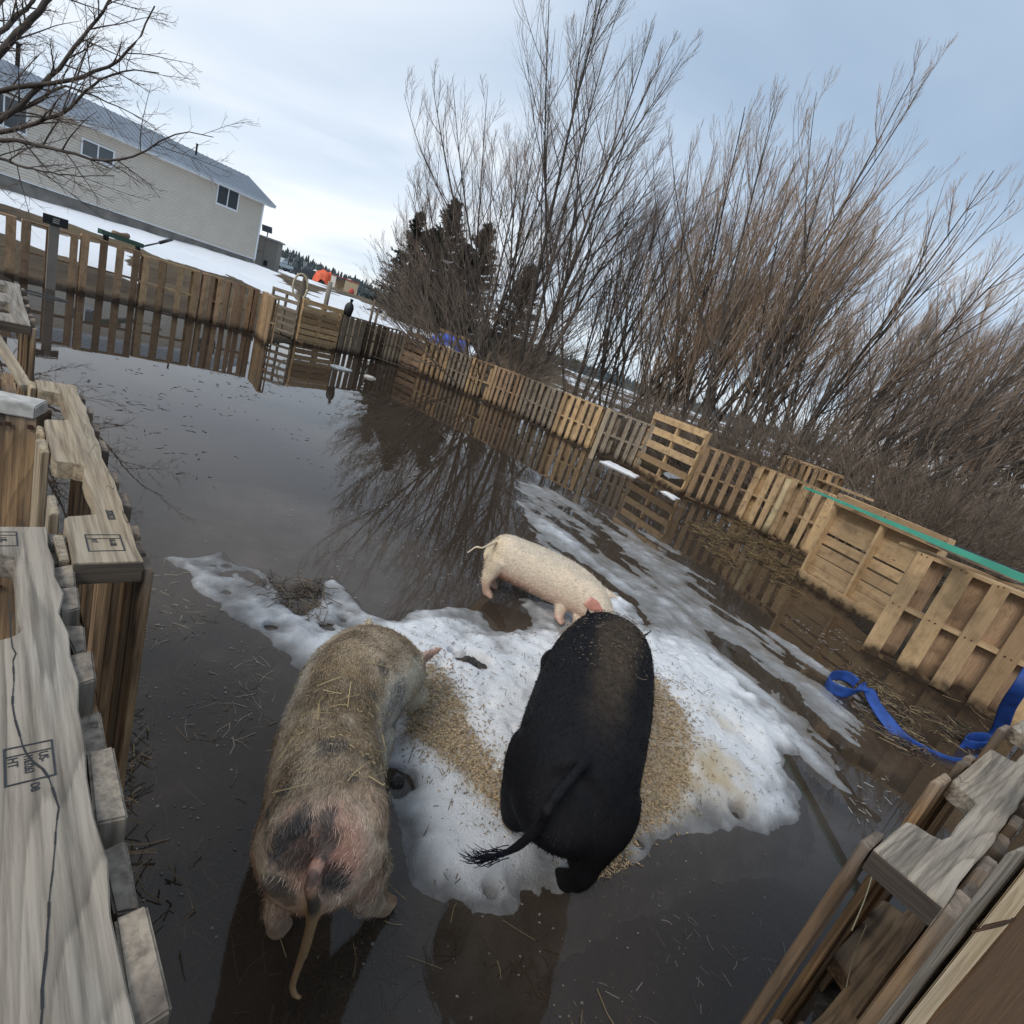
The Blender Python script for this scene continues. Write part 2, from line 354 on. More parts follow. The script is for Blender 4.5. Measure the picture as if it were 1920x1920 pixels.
ic *= sst(.1, -.2, dpen)
straw_at = G(1420, 1035); stw = np.exp(-(((X-straw_at[0])/.55)**2+((Y-straw_at[1])/1.0)**2))
me = mesh_np('ground', np.stack([X, Y, Z], -1).reshape(-1, 3), grid_faces(*X.shape), True, dict(snow=sn.ravel(), ice=ic.ravel(), wet=sst(.5, -.1, dpen).ravel()))
m, t, b, o = newmat('ground_mud_snow'); lk = t.links.new
ge = N(t, 'ShaderNodeNewGeometry'); P_ = ge.outputs['Position']
a1 = N(t, 'ShaderNodeAttribute', attribute_name='snow'); a2 = N(t, 'ShaderNodeAttribute', attribute_name='ice'); a3 = N(t, 'ShaderNodeAttribute', attribute_name='wet')
n1 = N(t, 'ShaderNodeTexNoise', i_Scale=3.0, i_Detail=8.0, i_Roughness=.65); lk(P_, n1.inputs[0])
n2 = N(t, 'ShaderNodeTexNoise', i_Scale=28.0, i_Detail=5.0, i_Roughness=.7); lk(P_, n2.inputs[0])
n3 = N(t, 'ShaderNodeTexNoise', i_Scale=.35, i_Detail=5.0); lk(P_, n3.inputs[0])
grass = ramp(t, [(.3, (.055, .04, .024)), (.5, (.12, .088, .05)), (.7, (.20, .155, .09))]); lk(n2.outputs[0], grass.inputs[0])
soil = ramp(t, [(.3, (.04, .028, .019)), (.7, (.105, .075, .048))]); lk(n1.outputs[0], soil.inputs[0])
sel = ramp(t, [(.42, 0.), (.58, 1.)]); lk(n3.outputs[0], sel.inputs[0])
c0 = mixc(t, sel.outputs[0], soil.outputs[0], grass.outputs[0])
mud = ramp(t, [(.3, (.016, .012, .009)), (.52, (.042, .032, .024)), (.68, (.07, .055, .042)), (.8, (.16, .13, .10))]); lk(n2.outputs[0], mud.inputs[0])
c1 = mixc(t, a3.outputs['Fac'], c0, mud.outputs[0])
sub = ramp(t, [(.3, (.22, .21, .20)), (.7, (.50, .50, .51))]); lk(n1.outputs[0], sub.inputs[0])
c2 = mixc(t, a2.outputs['Fac'], c1, sub.outputs[0])
sf = math_(t, 'ADD', a1.outputs['Fac'], math_(t, 'MULTIPLY', math_(t, 'SUBTRACT', n1.outputs[0], .5), .9))
sfr = ramp(t, [(.45, 0.), (.55, 1.)]); lk(sf, sfr.inputs[0])
c3 = mixc(t, sfr.outputs[0], c2, (.80, .82, .85)); lk(c3, b.inputs['Base Color'])
b.inputs['Roughness'].default_value = .9; b.inputs['Specular IOR Level'].default_value = .2
bu = N(t, 'ShaderNodeBump', i_Strength=.6, i_Distance=.05); lk(n2.outputs[0], bu.inputs['Height']); lk(bu.outputs[0], b.inputs['Normal'])
tag(link('ground', me, m), kind='structure')

# ------------------------------------------------------------------ flood water
WX, WY = np.meshgrid(np.linspace(-11, 6.0, 60), np.linspace(-.8, 18, 60))
m, t, b, o = newmat('flood_water'); lk = t.links.new; t.nodes.remove(b)
ge = N(t, 'ShaderNodeNewGeometry')
mpw = N(t, 'ShaderNodeMapping'); mpw.inputs['Scale'].default_value = (1, 1, 1); lk(ge.outputs['Position'], mpw.inputs[0])
w1 = N(t, 'ShaderNodeTexNoise', i_Scale=7.0, i_Detail=3.0); lk(mpw.outputs[0], w1.inputs[0])
w2 = N(t, 'ShaderNodeTexNoise', i_Scale=.55, i_Detail=2.0); lk(mpw.outputs[0], w2.inputs[0])
gate = ramp(t, [(.46, 0.02), (.68, 1.)]); lk(w2.outputs[0], gate.inputs[0])
hgt = math_(t, 'MULTIPLY', w1.outputs[0], gate.outputs[0])
bu = N(t, 'ShaderNodeBump', i_Strength=.10, i_Distance=.012); lk(hgt, bu.inputs['Height'])
fr = N(t, 'ShaderNodeFresnel', i_IOR=1.39); lk(bu.outputs[0], fr.inputs['Normal'])
gl = N(t, 'ShaderNodeBsdfGlossy', i_Roughness=.015); lk(bu.outputs[0], gl.inputs['Normal'])
tr = N(t, 'ShaderNodeBsdfTransparent'); tr.inputs[0].default_value = (.82, .76, .70, 1)
df = N(t, 'ShaderNodeBsdfDiffuse'); df.inputs[0].default_value = (.100, .074, .054, 1)       # suspended silt
mx0 = N(t, 'ShaderNodeMixShader', ); mx0.inputs[0].default_value = .34; lk(tr.outputs[0], mx0.inputs[1]); lk(df.outputs[0], mx0.inputs[2])
mx1 = N(t, 'ShaderNodeMixShader'); lk(fr.outputs[0], mx1.inputs[0]); lk(mx0.outputs[0], mx1.inputs[1]); lk(gl.outputs[0], mx1.inputs[2]); lk(mx1.outputs[0], o.inputs[0])
tag(link('water', mesh_np('water', np.stack([WX, WY, np.zeros_like(WX)], -1).reshape(-1, 3), grid_faces(*WX.shape)), m), kind='structure')

# ------------------------------------------------------------------ snow bank in the pen
BANK = [(322, 1042), (370, 1036), (417, 1029), (440, 1056), (485, 1064), (512, 1084), (532, 1122), (567, 1146), (594, 1128), (606, 1094), (624, 1078), (642, 1098), (660, 1120), (700, 1148), (745, 1160), (775, 1140), (840, 1135), (905, 1145), (930, 1178), (985, 1183), (1000, 1165), (975, 1120), (1040, 1130), (1150, 1108), (1190, 1135), (1210, 1172), (1290, 1188), (1315, 1200), (1345, 1245), (1395, 1290), (1440, 1305), (1475, 1340), (1520, 1390), (1525, 1410), (1470, 1412), (1480, 1450), (1500, 1480), (1510, 1515), (1490, 1555), (1440, 1560), (1380, 1545), (1290, 1562), (1220, 1585), (1165, 1615), (1140, 1640), (1095, 1650), (1060, 1672), (1010, 1690), (985, 1670), (975, 1710), (930, 1722), (900, 1720), (890, 1750), (850, 1745), (845, 1715), (800, 1690), (775, 1650), (765, 1590), (742, 1540), (730, 1480), (715, 1420), (640, 1330), (570, 1270), (545, 1250), (530, 1225), (500, 1190), (440, 1160), (385, 1115), (345, 1075)]
BANKW = np.array(inpoly_px(BANK, .012))
HOLES = [(878, 1240, .11, .085), (758, 1436, .055, .06), (513, 1150, .03, .03), (619, 1154, .045, .03), (868, 1700, .045, .07), (1355, 1352, .10, .10), (1110, 1270, .2, .12)]
HOLEW = [(*G(a, b_, .08)[:2], c, d) for a, b_, c, d in HOLES]
_dg = np.random.default_rng(55); _lo, _hi = BANKW.min(0), BANKW.max(0)
DENTS = [(*_dg.uniform(_lo, _hi), _dg.uniform(.025, .045), _dg.uniform(.012, .032)) for _ in range(90)]
def snow_h(x, y):
    x = np.asarray(x, float); y = np.asarray(y, float)
    s = sdist(x, y, BANKW)+(fbm(x*7, y*7, 3, 70)-.5)*.09+(fbm(x*26, y*26, 3, 75)-.5)*.032
    core = sdist(x, y, inpoly_px([(560, 1200), (760, 1170), (1000, 1190), (1200, 1170), (1320, 1230), (1470, 1360), (1480, 1530), (1200, 1580), (960, 1680), (800, 1640), (730, 1400)], .05))
    h = -.15+.145*sst(-.20, .005, s)**1.5+.022*sst(-.01, .05, s)+.030*sst(.02, .14, s)*sst(-.25, .1, core)+.075*sst(.02, .5, core)
    h = h+sst(0, .10, s)*((fbm(x*3.5, y*3.5, 4, 80)-.5)*.085+(fbm(x*13, y*13, 3, 81)-.5)*.034)
    h = h+sst(-.01, .04, s)*(fbm(x*45, y*45, 3, 85)-.5)*.011
    for (a, b_, r_, dp) in DENTS: h = h-dp*np.clip(1-((x-a)**2+(y-b_)**2)/r_**2, 0, 1)+.004*np.exp(-(np.hypot(x-a, y-b_)/r_-1.15)**2*18)
    for k, (a, b_, c, d) in enumerate(HOLEW):
        q = np.hypot((x-a)/c, (y-b_)/d)+(fbm(x*25, y*25, 2, 90+k)-.5)*.5
        dep = .03 if k >= 5 else (.10 if k == 0 else .17)
        h = h-dep*sst(1.05, .72, q)
    return h
sxs = np.arange(-1.9, 2.6, .0125); sys_ = np.arange(.85, 4.3, .0125)
SX, SY = np.meshgrid(sxs, sys_); SZ = snow_h(SX, SY)
Fg = grid_faces(*SX.shape); keep = (SZ.ravel()[Fg] > -.14).any(1)
Fk = Fg[keep]; us, inv = np.unique(Fk, return_inverse=True)
GR1 = [(785, 1240), (830, 1255), (865, 1300), (885, 1370), (925, 1430), (965, 1480), (950, 1510), (900, 1460), (830, 1390), (770, 1345)]
GR2 = [(1222, 1270), (1265, 1320), (1290, 1375), (1300, 1440), (1270, 1500), (1210, 1530), (1165, 1590), (1160, 1540), (1195, 1430)]
GR3 = [(1140, 1560), (1185, 1540), (1175, 1590), (1120, 1610)]
vx, vy = SX.ravel()[us], SY.ravel()[us]
stn = np.zeros(len(us))
for P in (GR1, GR2, GR3): stn = np.maximum(stn, sst(-.06, .05, sdist(vx, vy, inpoly_px(P, .13)))*.9)
YST = [(1285, 1370), (1330, 1390), (1400, 1430), (1420, 1500), (1360, 1530), (1300, 1560), (1230, 1540), (1280, 1480)]
s2 = sst(-.12, .12, sdist(vx, vy, inpoly_px(YST, .13))+(fbm(vx*9, vy*9, 3, 95)-.5)*.25)*fbm(vx*14, vy*14, 3, 96)
s3 = np.exp(-(((vx-G(1355, 1350, .1)[0])/.09)**2+((vy-G(1355, 1350, .1)[1])/.07)**2))*.6
yel = np.maximum(np.clip(s2*1.3, 0, 1), s3)
wetv = sst(.066, -.008, SZ.ravel()[us]+(fbm(vx*11, vy*11, 4, 98)-.5)*.05)                                  # snow soaked by the water at its rim and in the holes
me = mesh_np('snow_bank', np.stack([vx, vy, SZ.ravel()[us]], -1), inv.reshape(Fk.shape), True, dict(stain=stn, yellow=yel, wet=wetv))
m, t, b, o = newmat('melting_snow'); lk = t.links.new
ge = N(t, 'ShaderNodeNewGeometry')
n1 = N(t, 'ShaderNodeTexNoise', i_Scale=120.0, i_Detail=4.0, i_Roughness=.7); lk(ge.outputs['Position'], n1.inputs[0])
n2 = N(t, 'ShaderNodeTexNoise', i_Scale=7.0, i_Detail=5.0); lk(ge.outputs['Position'], n2.inputs[0])
A = lambda nm: N(t, 'ShaderNodeAttribute', attribute_name=nm).outputs['Fac']
c0 = ramp(t, [(.3, (.82, .83, .85)), (.7, (.93, .935, .94))]); lk(n2.outputs[0], c0.inputs[0])
n4 = N(t, 'ShaderNodeTexNoise', i_Scale=38.0, i_Detail=5.0, i_Roughness=.75); lk(ge.outputs['Position'], n4.inputs[0])
sp4 = ramp(t, [(.56, 0.), (.74, .42)]); lk(n4.outputs[0], sp4.inputs[0])
c0 = N(t, 'ShaderNodeMixRGB') if False else type('o', (), {'outputs': [mixc(t, sp4.outputs[0], c0.outputs[0], (.40, .36, .31))]})()
c1 = mixc(t, math_(t, 'MULTIPLY', A('stain'), math_(t, 'ADD', .35, n2.outputs[0])), c0.outputs[0], (.38, .28, .15))
c2 = mixc(t, math_(t, 'MULTIPLY', A('yellow'), .75), c1, (.50, .35, .12))
wr = math_(t, 'MULTIPLY', A('wet'), math_(t, 'ADD', .55, n2.outputs[0]))
sbm = ramp(t, [(.3, (.10, .094, .088)), (.7, (.32, .315, .31))]); lk(n2.outputs[0], sbm.inputs[0]); c3 = mixc(t, wr, c2, sbm.outputs[0]); lk(c3, b.inputs['Base Color'])
b.inputs['Roughness'].default_value = .55; b.inputs['Specular IOR Level'].default_value = .35
b.inputs['Subsurface Weight'].default_value = .0; b.inputs['Subsurface Radius'].default_value = (.02, .025, .03); b.inputs['Subsurface Scale'].default_value = .5
bu = N(t, 'ShaderNodeBump', i_Strength=1.0, i_Distance=.014); lk(n1.outputs[0], bu.inputs['Height']); lk(bu.outputs[0], b.inputs['Normal'])
tag(link('snow_bank', me, m), kind='structure')

# ------------------------------------------------------------------ slushy ice sheet to the right of the bank
ICE = [(960, 895), (1040, 920), (1150, 965), (1230, 1005), (1300, 1050), (1340, 1100), (1420, 1170), (1500, 1230), (1600, 1290), (1660, 1350), (1640, 1420), (1560, 1480), (1490, 1430), (1400, 1340), (1310, 1250), (1210, 1200), (1140, 1150), (1060, 1070), (1000, 990)]
ICEW = np.array(inpoly_px(ICE, 0))
e1 = (G(1500, 1290)-G(1050, 960))[:2]; e1 /= np.linalg.norm(e1); e2 = np.array([-e1[1], e1[0]])
ixs = np.arange(-.9, 4.1, .022); iys = np.arange(2.2, 8.2, .03)
IX, IY = np.meshgrid(ixs, iys)
u, v = IX*e1[0]+IY*e1[1], IX*e2[0]+IY*e2[1]
s = sdist(IX, IY, ICEW)
st = fbm(u*1.1, v*4.2, 5, 100, .55)
IZ = -.05+.056*sst(-.30, .30, s+(st-.5)*.8)+(st-.46)*.085*sst(-.35, .05, s)*(.55+.45*sst(6.5, 3.2, IY))+(fbm(IX*12, IY*12, 3, 110)-.5)*.014
IZ = np.minimum(IZ, .055)
Fg = grid_faces(*IX.shape); keep = (IZ.ravel()[Fg] > -.012).any(1); Fk = Fg[keep]; us, inv = np.unique(Fk, return_inverse=True)
me = mesh_np('ice', np.stack([IX.ravel()[us], IY.ravel()[us], IZ.ravel()[us]], -1), inv.reshape(Fk.shape), True, dict(hz=IZ.ravel()[us]))
m, t, b, o = newmat('slush_ice'); lk = t.links.new
ge = N(t, 'ShaderNodeNewGeometry')
n1 = N(t, 'ShaderNodeTexNoise', i_Scale=6.0, i_Detail=6.0, i_Roughness=.6); lk(ge.outputs['Position'], n1.inputs[0])
n2 = N(t, 'ShaderNodeTexNoise', i_Scale=70.0, i_Detail=3.0); lk(ge.outputs['Position'], n2.inputs[0])
hz = N(t, 'ShaderNodeAttribute', attribute_name='hz').outputs['Fac']
hf = N(t, 'ShaderNodeMapRange'); lk(math_(t, 'ADD', hz, math_(t, 'MULTIPLY', math_(t, 'SUBTRACT', n1.outputs[0], .5), .05)), hf.inputs[0]); hf.inputs[1].default_value = -.008; hf.inputs[2].default_value = .04
c0 = ramp(t, [(0., (.12, .112, .10)), (.4, (.23, .23, .225)), (.75, (.40, .41, .42)), (1., (.66, .675, .695))]); lk(hf.outputs[0], c0.inputs[0]); lk(c0.outputs[0], b.inputs['Base Color'])
rr = ramp(t, [(0., .06), (.7, .35)]); lk(hf.outputs[0], rr.inputs[0]); lk(rr.outputs[0], b.inputs['Roughness'])
bu = N(t, 'ShaderNodeBump', i_Strength=.4, i_Distance=.008); lk(n2.outputs[0], bu.inputs['Height']); lk(bu.outputs[0], b.inputs['Normal'])
tag(link('ice', me, m), kind='structure')

# ------------------------------------------------------------------ pallets of the pen fence
def slats(width, n, gap_j=.0, fill=.62, drop=0., wide=None):
    """x-ranges of n boards across the width"""
    w = fill*width/n if wide is None else wide
    xs = np.linspace(0, width-w, n); out = []
    for i, x in enumerate(xs):
        if rng.random() < drop and 0 < i < n-1: continue
        ww = w*rng.uniform(.88, 1.08); xx = min(max(0, x+rng.uniform(-1, 1)*gap_j), width-ww); out.append((xx, xx+ww))
    return out
def pallet(a, b, mat, label, group, h=1.02, front=7, back=5, horiz=False, z0=-.03, lean=0., ffill=.60, bfill=.5, drop=.0, mid=True, lenj=.015, tilt=0., backmat=None):
    """a -> b: ground ends of the pen-side face (left to right as seen from the pen). Boards stand upright unless horiz."""
    a = np.array(a, float)[:2]; b = np.array(b, float)[:2]
    Wd = float(np.linalg.norm(b-a)); ang = math.atan2(b[1]-a[1], b[0]-a[0])
    root = thing('pallet', (a[0], a[1], z0), label, 'pallet', group)
    root.rotation_euler = (lean, tilt, ang)
    T = .016; D = .089
    fr, bk = MB(), MB(); nails = []
    J = .004
    if not horiz:
        for x0, x1 in slats(Wd, front, .02, ffill, drop): fr.box((x0, 0, rng.uniform(0, lenj)), (x1, T, h-rng.uniform(0, lenj)), 2, jit=J)
        for x0, x1 in slats(Wd, back, .03, bfill, drop, wide=.11 if back < 3 else None): bk.box((x0, T+D, 0), (x1, 2*T+D, h-rng.uniform(0, lenj)), 2, jit=J)
        if group in (GR_, 'near pallets around the gateway'):
            for v_ in fr.V:
                xc = v_[:, 0].mean()
                for zn in (.02, h/2, h-.02): nails += [(xc+dx_+rng.normal(0, .004), zn+rng.normal(0, .004)) for dx_ in (-.022, .022)]
        rails = [(.0, 'z'), (h/2-.019, 'z'), (h-.040, 'z')]
        for z, _ in rails:
            if z > .1 and z < h-.1 and not mid: continue
            m_ = MB(); m_.box((.004, T+.001, z+.002), (Wd-.004, T+D-.001, z+.038), 0, jit=.002); m_.build('stringer', mat, root)
    else:
        for z0_, z1_ in slats(h, front, .01, ffill, drop): fr.box((rng.uniform(0, .01), 0, z0_), (Wd-rng.uniform(0, .01), T, z1_), 0, jit=J)
        if group in (GR_,):
            for v_ in fr.V:
                zc_ = v_[:, 2].mean()
                for xn in (.02, Wd/2, Wd-.02): nails += [(xn+rng.normal(0, .004), zc_+dz_+rng.normal(0, .004)) for dz_ in (-.02, .02)]
        for z0_, z1_ in slats(h, back, .02, bfill, drop): bk.box((0, T+D, z0_), (Wd, 2*T+D, z1_), 0, jit=J)
        for x in (.0, Wd/2-.019, Wd-.040):
            m_ = MB(); m_.box((x+.002, T+.001, .002), (x+.038, T+D-.001, h-.004), 2, jit=.002); m_.build('stringer', mat, root)
    if nails:
        nb_ = MB()
        for xn, zn in nails: r9 = rng.uniform(.004, .006); nb_.box((xn-r9, -.0075, zn-r9), (xn+r9, -.0035, zn+r9), 0)
        nb_.build('nail_heads', M_NAIL, root)
    for mb_, mt_ in ((fr, mat), (bk, backmat or mat)):
        if len(mb_.V) > 3: mb_.build('deck_boards', mt_, root)
        else:
            for v_, g_, t_ in zip(mb_.V, mb_.gc, mb_.t):
                one = MB(); one.V = [v_]; one.gc = [g_]; one.t = [t_]; one.F = [[3, 2, 1, 0], [4, 5, 6, 7]]+[[i, (i+1) % 4, 4+(i+1) % 4, 4+i] for i in range(4)]; one.build('deck_board', mt_, root)
    return root
GL_ = None
GL, GB, GR_ = 'brown pallets along the far left of the pen', 'pallets across the back of the pen', 'pallets along the right side of the pen'
# far left run, from the frame edge to the corner
pallet((-11.0, 6.2), (-10.05, 7.6), M_BRN, 'brown slat pallet at the left frame end of the far fence', GL, front=5, ffill=.5, back=2)
pallet((-10.02, 7.66), (-9.22, 9.02), M_BRN, 'brown slat pallet just left of the grey board with the black sign', GL, front=5, ffill=.46, back=1)
pallet((-9.18, 9.06), (-8.80, 9.72), M_BRN, 'narrow dark brown pallet right of the black sign board', GL, front=3, ffill=.5, back=1)
pallet((-8.78, 9.76), (-8.30, 10.55), M_BRN, 'brown pallet with wide uprights below the green implement', GL, front=4, ffill=.52, back=1, h=1.06)
pallet((-8.24, 10.52), (-7.62, 11.32), M_TAN, 'tan pallet with three horizontal rails next to the dark brown uprights', GL, front=4, ffill=.42, back=4, drop=.2)
pallet((-7.58, 11.36), (-6.86, 12.25), M_BRN, 'brownish close-slatted pallet in the far left corner of the pen', GL, front=8, ffill=.62, back=5)
pallet((-6.80, 12.22), (-5.95, 11.15), M_TAN, 'pallet of tight grey-brown upright boards jutting out at the far corner', GL, front=9, ffill=.93, back=6)
# back
pallet((-7.15, 13.25), (-6.46, 13.30), M_GRY, 'open gate pallet of spaced horizontal slats with snow showing through', GB, front=7, horiz=True, h=1.15, ffill=.46, back=1, bfill=.1)
pallet((-6.38, 13.36), (-5.83, 14.45), M_YEL, 'pale pallet with closely stacked boards at the back of the pen', GB, front=8, horiz=True, h=1.12, ffill=.80, back=7, bfill=.7)
pallet((-5.80, 14.50), (-5.46, 15.25), M_GRY, 'grey weathered pallet below the black jug', GB, front=4, ffill=.66)
pallet((-5.43, 15.30), (-5.14, 15.95), M_DRK, 'dark wet pallet beside the pale gap at the back', GB, front=4, ffill=.6, back=3)
pallet((-5.10, 16.02), (-4.80, 16.74), M_GRY, 'grey pallet with light showing between its boards at the deepest corner', GB, front=5, ffill=.55, back=2)
pallet((-4.74, 16.72), (-3.95, 16.02), M_BRN, 'brown pallet with horizontal boards and two open slots at the back', GB, front=6, horiz=True, h=1.08, ffill=.72, back=5)
for i, (p, q, mt_, lb, fr_) in enumerate([
    ((-3.92, 16.0), (-3.05, 15.34), M_TAN, 'short tan pallet with two double uprights left of the willow trunk', 5),
    ((-3.02, 15.31), (-2.34, 14.80), M_GRY, 'greyish pallet with a bright notch near its top', 5),
    ((-2.30, 14.77), (-1.56, 14.34), M_TAN, 'tan pallet starting with one pale orange upright', 6),
    ((-1.53, 14.32), (-.78, 13.86), M_BRN, 'brown pallet in front of the big willow trunk', 6),
    ((-.74, 13.82), (.21, 12.68), M_GRY, 'grey pallet of six leaning uprights right of the willow trunk', 7),
    ((.26, 12.60), (1.12, 11.82), M_YEL, 'fresh yellow-tan pallet with open uprights', 6),
    ((1.20, 11.76), (2.22, 11.28), M_GRY, 'pale grey pallet just left of the tall yellow pallet', 7)]):
    pallet(p, q, mt_, lb, GB, front=fr_, ffill=.58, back=5 if i != 5 else 3, drop=.06, z0=-.03, tilt=rng.uniform(-.012, .012))
pallet(G(1182, 876)-[0, .06, 0], G(1274, 926)-[.02, .06, 0], M_YEL, 'tall yellow pallet with five horizontal boards standing before the fence', GR_, front=5, horiz=True, h=1.26, ffill=.52, back=5, bfill=.3, z0=-.01, backmat=M_TAN, lean=-.05)
pallet(G(1281, 932), (3.83, 9.42), M_TAN, 'tan pallet with five even uprights right of the tall yellow pallet', GR_, front=6, ffill=.50, back=1, z0=0, drop=0)
pallet((3.76, 9.46), (4.48, 8.10), M_YEL, 'tan pallet with wide end boards beside the straw', GR_, front=7, ffill=.60, back=3, z0=0, drop=.15)
pallet((4.30, 9.8), (4.85, 8.85), M_TAN, 'tilted pallet with a snowy top edge leaning behind the fence', GR_, front=9, ffill=.6, back=6, z0=.28, lean=.12)
pS = G(1490, 1082); pE = G(1690, 1175)
pallet(pS, G(1668, 1196, 0), M_YEL, 'solid tan pallet with horizontal boards and a middle rail', GR_, front=2, horiz=True, h=1.16, ffill=.24, back=9, bfill=.97, z0=-.01)
b1, b2 = G(1614, 1217)[:2], G(1846, 1343)[:2]
bd = (b2-b1)/np.linalg.norm(b2-b1)
pallet(b1, b1+bd*1.45, M_YEL, 'large tan pallet with wide uprights nearest the blue strap', GR_, front=6, ffill=.55, back=5, bfill=.75, z0=0, backmat=M_BRN)
pallet(b1+bd*1.48, b1+bd*2.9, M_YEL, 'tan pallet cut by the right edge of the frame behind the blue strap', GR_, front=6, ffill=.55, back=5, z0=0, backmat=M_BRN)

# ------------------------------------------------------------------ the near pallets, with notched stringers
def stringer_profile(Wd, D=.089, notch=((.15, .40), (.62, .87)), side=1, depth=.038, rough=.002):
    """plan outline (x along, y across); notches are cut from y = D when side = 1, else from y = 0"""
    pts = [(0, 0)]+[(x, 0) for x in np.arange(.05, Wd, .05)]+[(Wd, 0)]
    up = [(Wd, D)]
    for x0, x1 in sorted([(a*Wd, b*Wd) for a, b in notch], reverse=True):
        r = .022
        up += [(x1+.012, D-.001), (x1, D-.008), (x1-.004, D-depth+r)]
        up += [(x1-.004-r*(1-math.cos(k)), D-depth+r*(1-math.sin(k))) for k in np.linspace(.2, 1.5, 4)]
        up += [(x, D-depth+.001) for x in np.linspace(x1-.05, x0+.05, 4)]
        up += [(x0+.004+r*(1-math.cos(k)), D-depth+r*(1-math.sin(k))) for k in np.linspace(1.5, .2, 4)]
        up += [(x0+.004, D-depth+r), (x0, D-.008), (x0-.012, D-.001)]
    up += [(0, D)]
    P = np.array(pts+up); P[1:-1] += rng.normal(0, rough, P[1:-1].shape)*[.3, 1]
    if side != 1: P[:, 1] = D-P[:, 1]; P = P[::-1]
    return P
def near_pallet(a, ang, Wd, label, mats, side, h=1.02, z0=.0, front=(), back=(), rails=(0., .48, None), notch=((.15, .40), (.62, .87)), depth=.04, tops=None, tilt=0):
    """origin a = near end of the pen-side stringer edge; local +X along, +Y away from the pen"""
    msr, mdf, mdb = mats
    root = thing('pallet', (a[0], a[1], z0), label, 'pallet', 'near pallets around the gateway'); root.rotation_euler = (tilt, 0, ang)
    T = .018; D = .092; out = []
    for k, z in enumerate(rails):
        zz = h-.040 if z is None else z
        m_ = MB(); m_.prism(stringer_profile(Wd, D, notch, side, depth), zz, zz+.038, tint=.5); o_ = m_.build('stringer', msr if z is None else mdf, root, bevel=.0022); out.append(o_)
        if z is None:                                        # the sawn end, darkened by weather
            e = MB(); e.box((-.0025, .001, zz+.001), (-.0002, D-.001, zz+.036), 1, tint=.5); e.build('end_grain', M_NEN, o_)
    fb = MB()
    for x0, x1, dz in front: fb.box((x0, -T, .0), (x1, -.0015, h-.002+dz), 2, jit=.0022, tint=rng.random())
    bb = MB()
    for x0, x1, dz in back: bb.box((x0, D+.0015, 0), (x1, D+T, h-.002+dz), 2, jit=.0022, tint=rng.random())
    if front: fb.build('deck_boards', mdf, root, bevel=.002)
    if back: bb.build('deck_boards', mdb, root, bevel=.002)
    return root, out
def text_mesh(name, body, size, M, mat, parent, ext=.0006, stretch=1.):
    cu = bpy.data.curves.new(name, 'FONT'); cu.body = body; cu.size = size; cu.extrude = ext; cu.align_x = 'LEFT'
    tmp = bpy.data.objects.new(name, cu); COL.objects.link(tmp)
    me = bpy.data.meshes.new_from_object(tmp.evaluated_get(bpy.context.evaluated_depsgraph_get()))
    bpy.data.objects.remove(tmp)
    me.transform(Matrix.Diagonal((stretch, 1, 1, 1))); me.transform(M)
    return link(name, me, mat, parent)
def stamp(parent, x, y, z, lines, w, hgt, name='stamp'):
    """ink stamp on a stringer top; reads towards the near end (-X), glyph tops towards the pen (-Y)"""
    M = Matrix(((-1, 0, 0, x), (0, -1, 0, y), (0, 0, 1, z), (0, 0, 0, 1)))
    bm_ = MB(); s = .0016 if w < .055 else .002
    for (p0, p1) in (((0, 0), (w, s)), ((0, hgt-s), (w, hgt)), ((0, s), (s, hgt-s)), ((w-s, s), (w, hgt-s)), ((w*.24, s), (w*.24+s*.7, hgt-s))):
        bm_.box((*p0, 0), (*p1, .0006), 0, M=M)
    bm_.build('stamp_frame', M_INK, parent)
    for (tx, ty, sz, body, st_) in lines: text_mesh('stamp_text', body, sz, M @ Matrix.Translation((tx, ty, 0)), M_INK, parent, stretch=st_)
ANG_L = math.atan2(.547, -.594)                              # along the left fence, away from us
HS = 1.02
# nearest pallet on the left: its pen edge runs from (-.136,.243) to (-.73,.79)
ang = math.atan2(.79-.243, -.73+.136); ux, uy = math.cos(ang), math.sin(ang)
a0 = np.array([-.73, .79])-1.22*np.array([ux, uy])
fr = []
x = .05
for x0, x1, dz in [(.02, .11, -.004), (.18, .275, -.012), (.30, .385, -.02), (.41, .50, -.006), (.515, .585, -.022), (.60, .69, -.01), (.71, .775, -.03), (.80, .865, -.005), (.885, .95, -.02), (.97, 1.03, -.008), (1.05, 1.10, -.012), (1.12, 1.165, -.02), (1.175, 1.215, -.01)]: fr.append((x0, x1, dz))
PA, SA = near_pallet(a0, ang, 1.22, 'grey weathered pallet nearest the camera, cracked top board with an ink stamp', (M_NGR, M_NBR, M_NSL), 1, h=HS, front=[], back=[(.0, .1, 0), (.5, .6, 0), (1.1, 1.2, 0)], notch=((.06, .28), (.735, .925)), depth=.05)
fb = MB()
for x0, x1, dz in fr: fb.box((x0, -.024, .0), (x1, -.0015, HS-.002+dz), 2, jit=.003, tint=rng.random())
fb.build('deck_boards', M_NSL, PA, bevel=.0022)
ck = MB(); cpts = [(1.0, .052), (.86, .050), (.78, .053), (.74, .051), (.70, .045), (.665, .030), (.62, .026), (.56, .034), (.48, .043), (.40, .052), (.30, .058), (.2, .060), (.1, .061)]
cx_ = np.linspace(.1, 1.0, 70); cy_ = np.interp(cx_, [p[0] for p in cpts[::-1]], [p[1] for p in cpts[::-1]])+rng.normal(0, .0007, 70); cpts = list(zip(cx_, cy_))
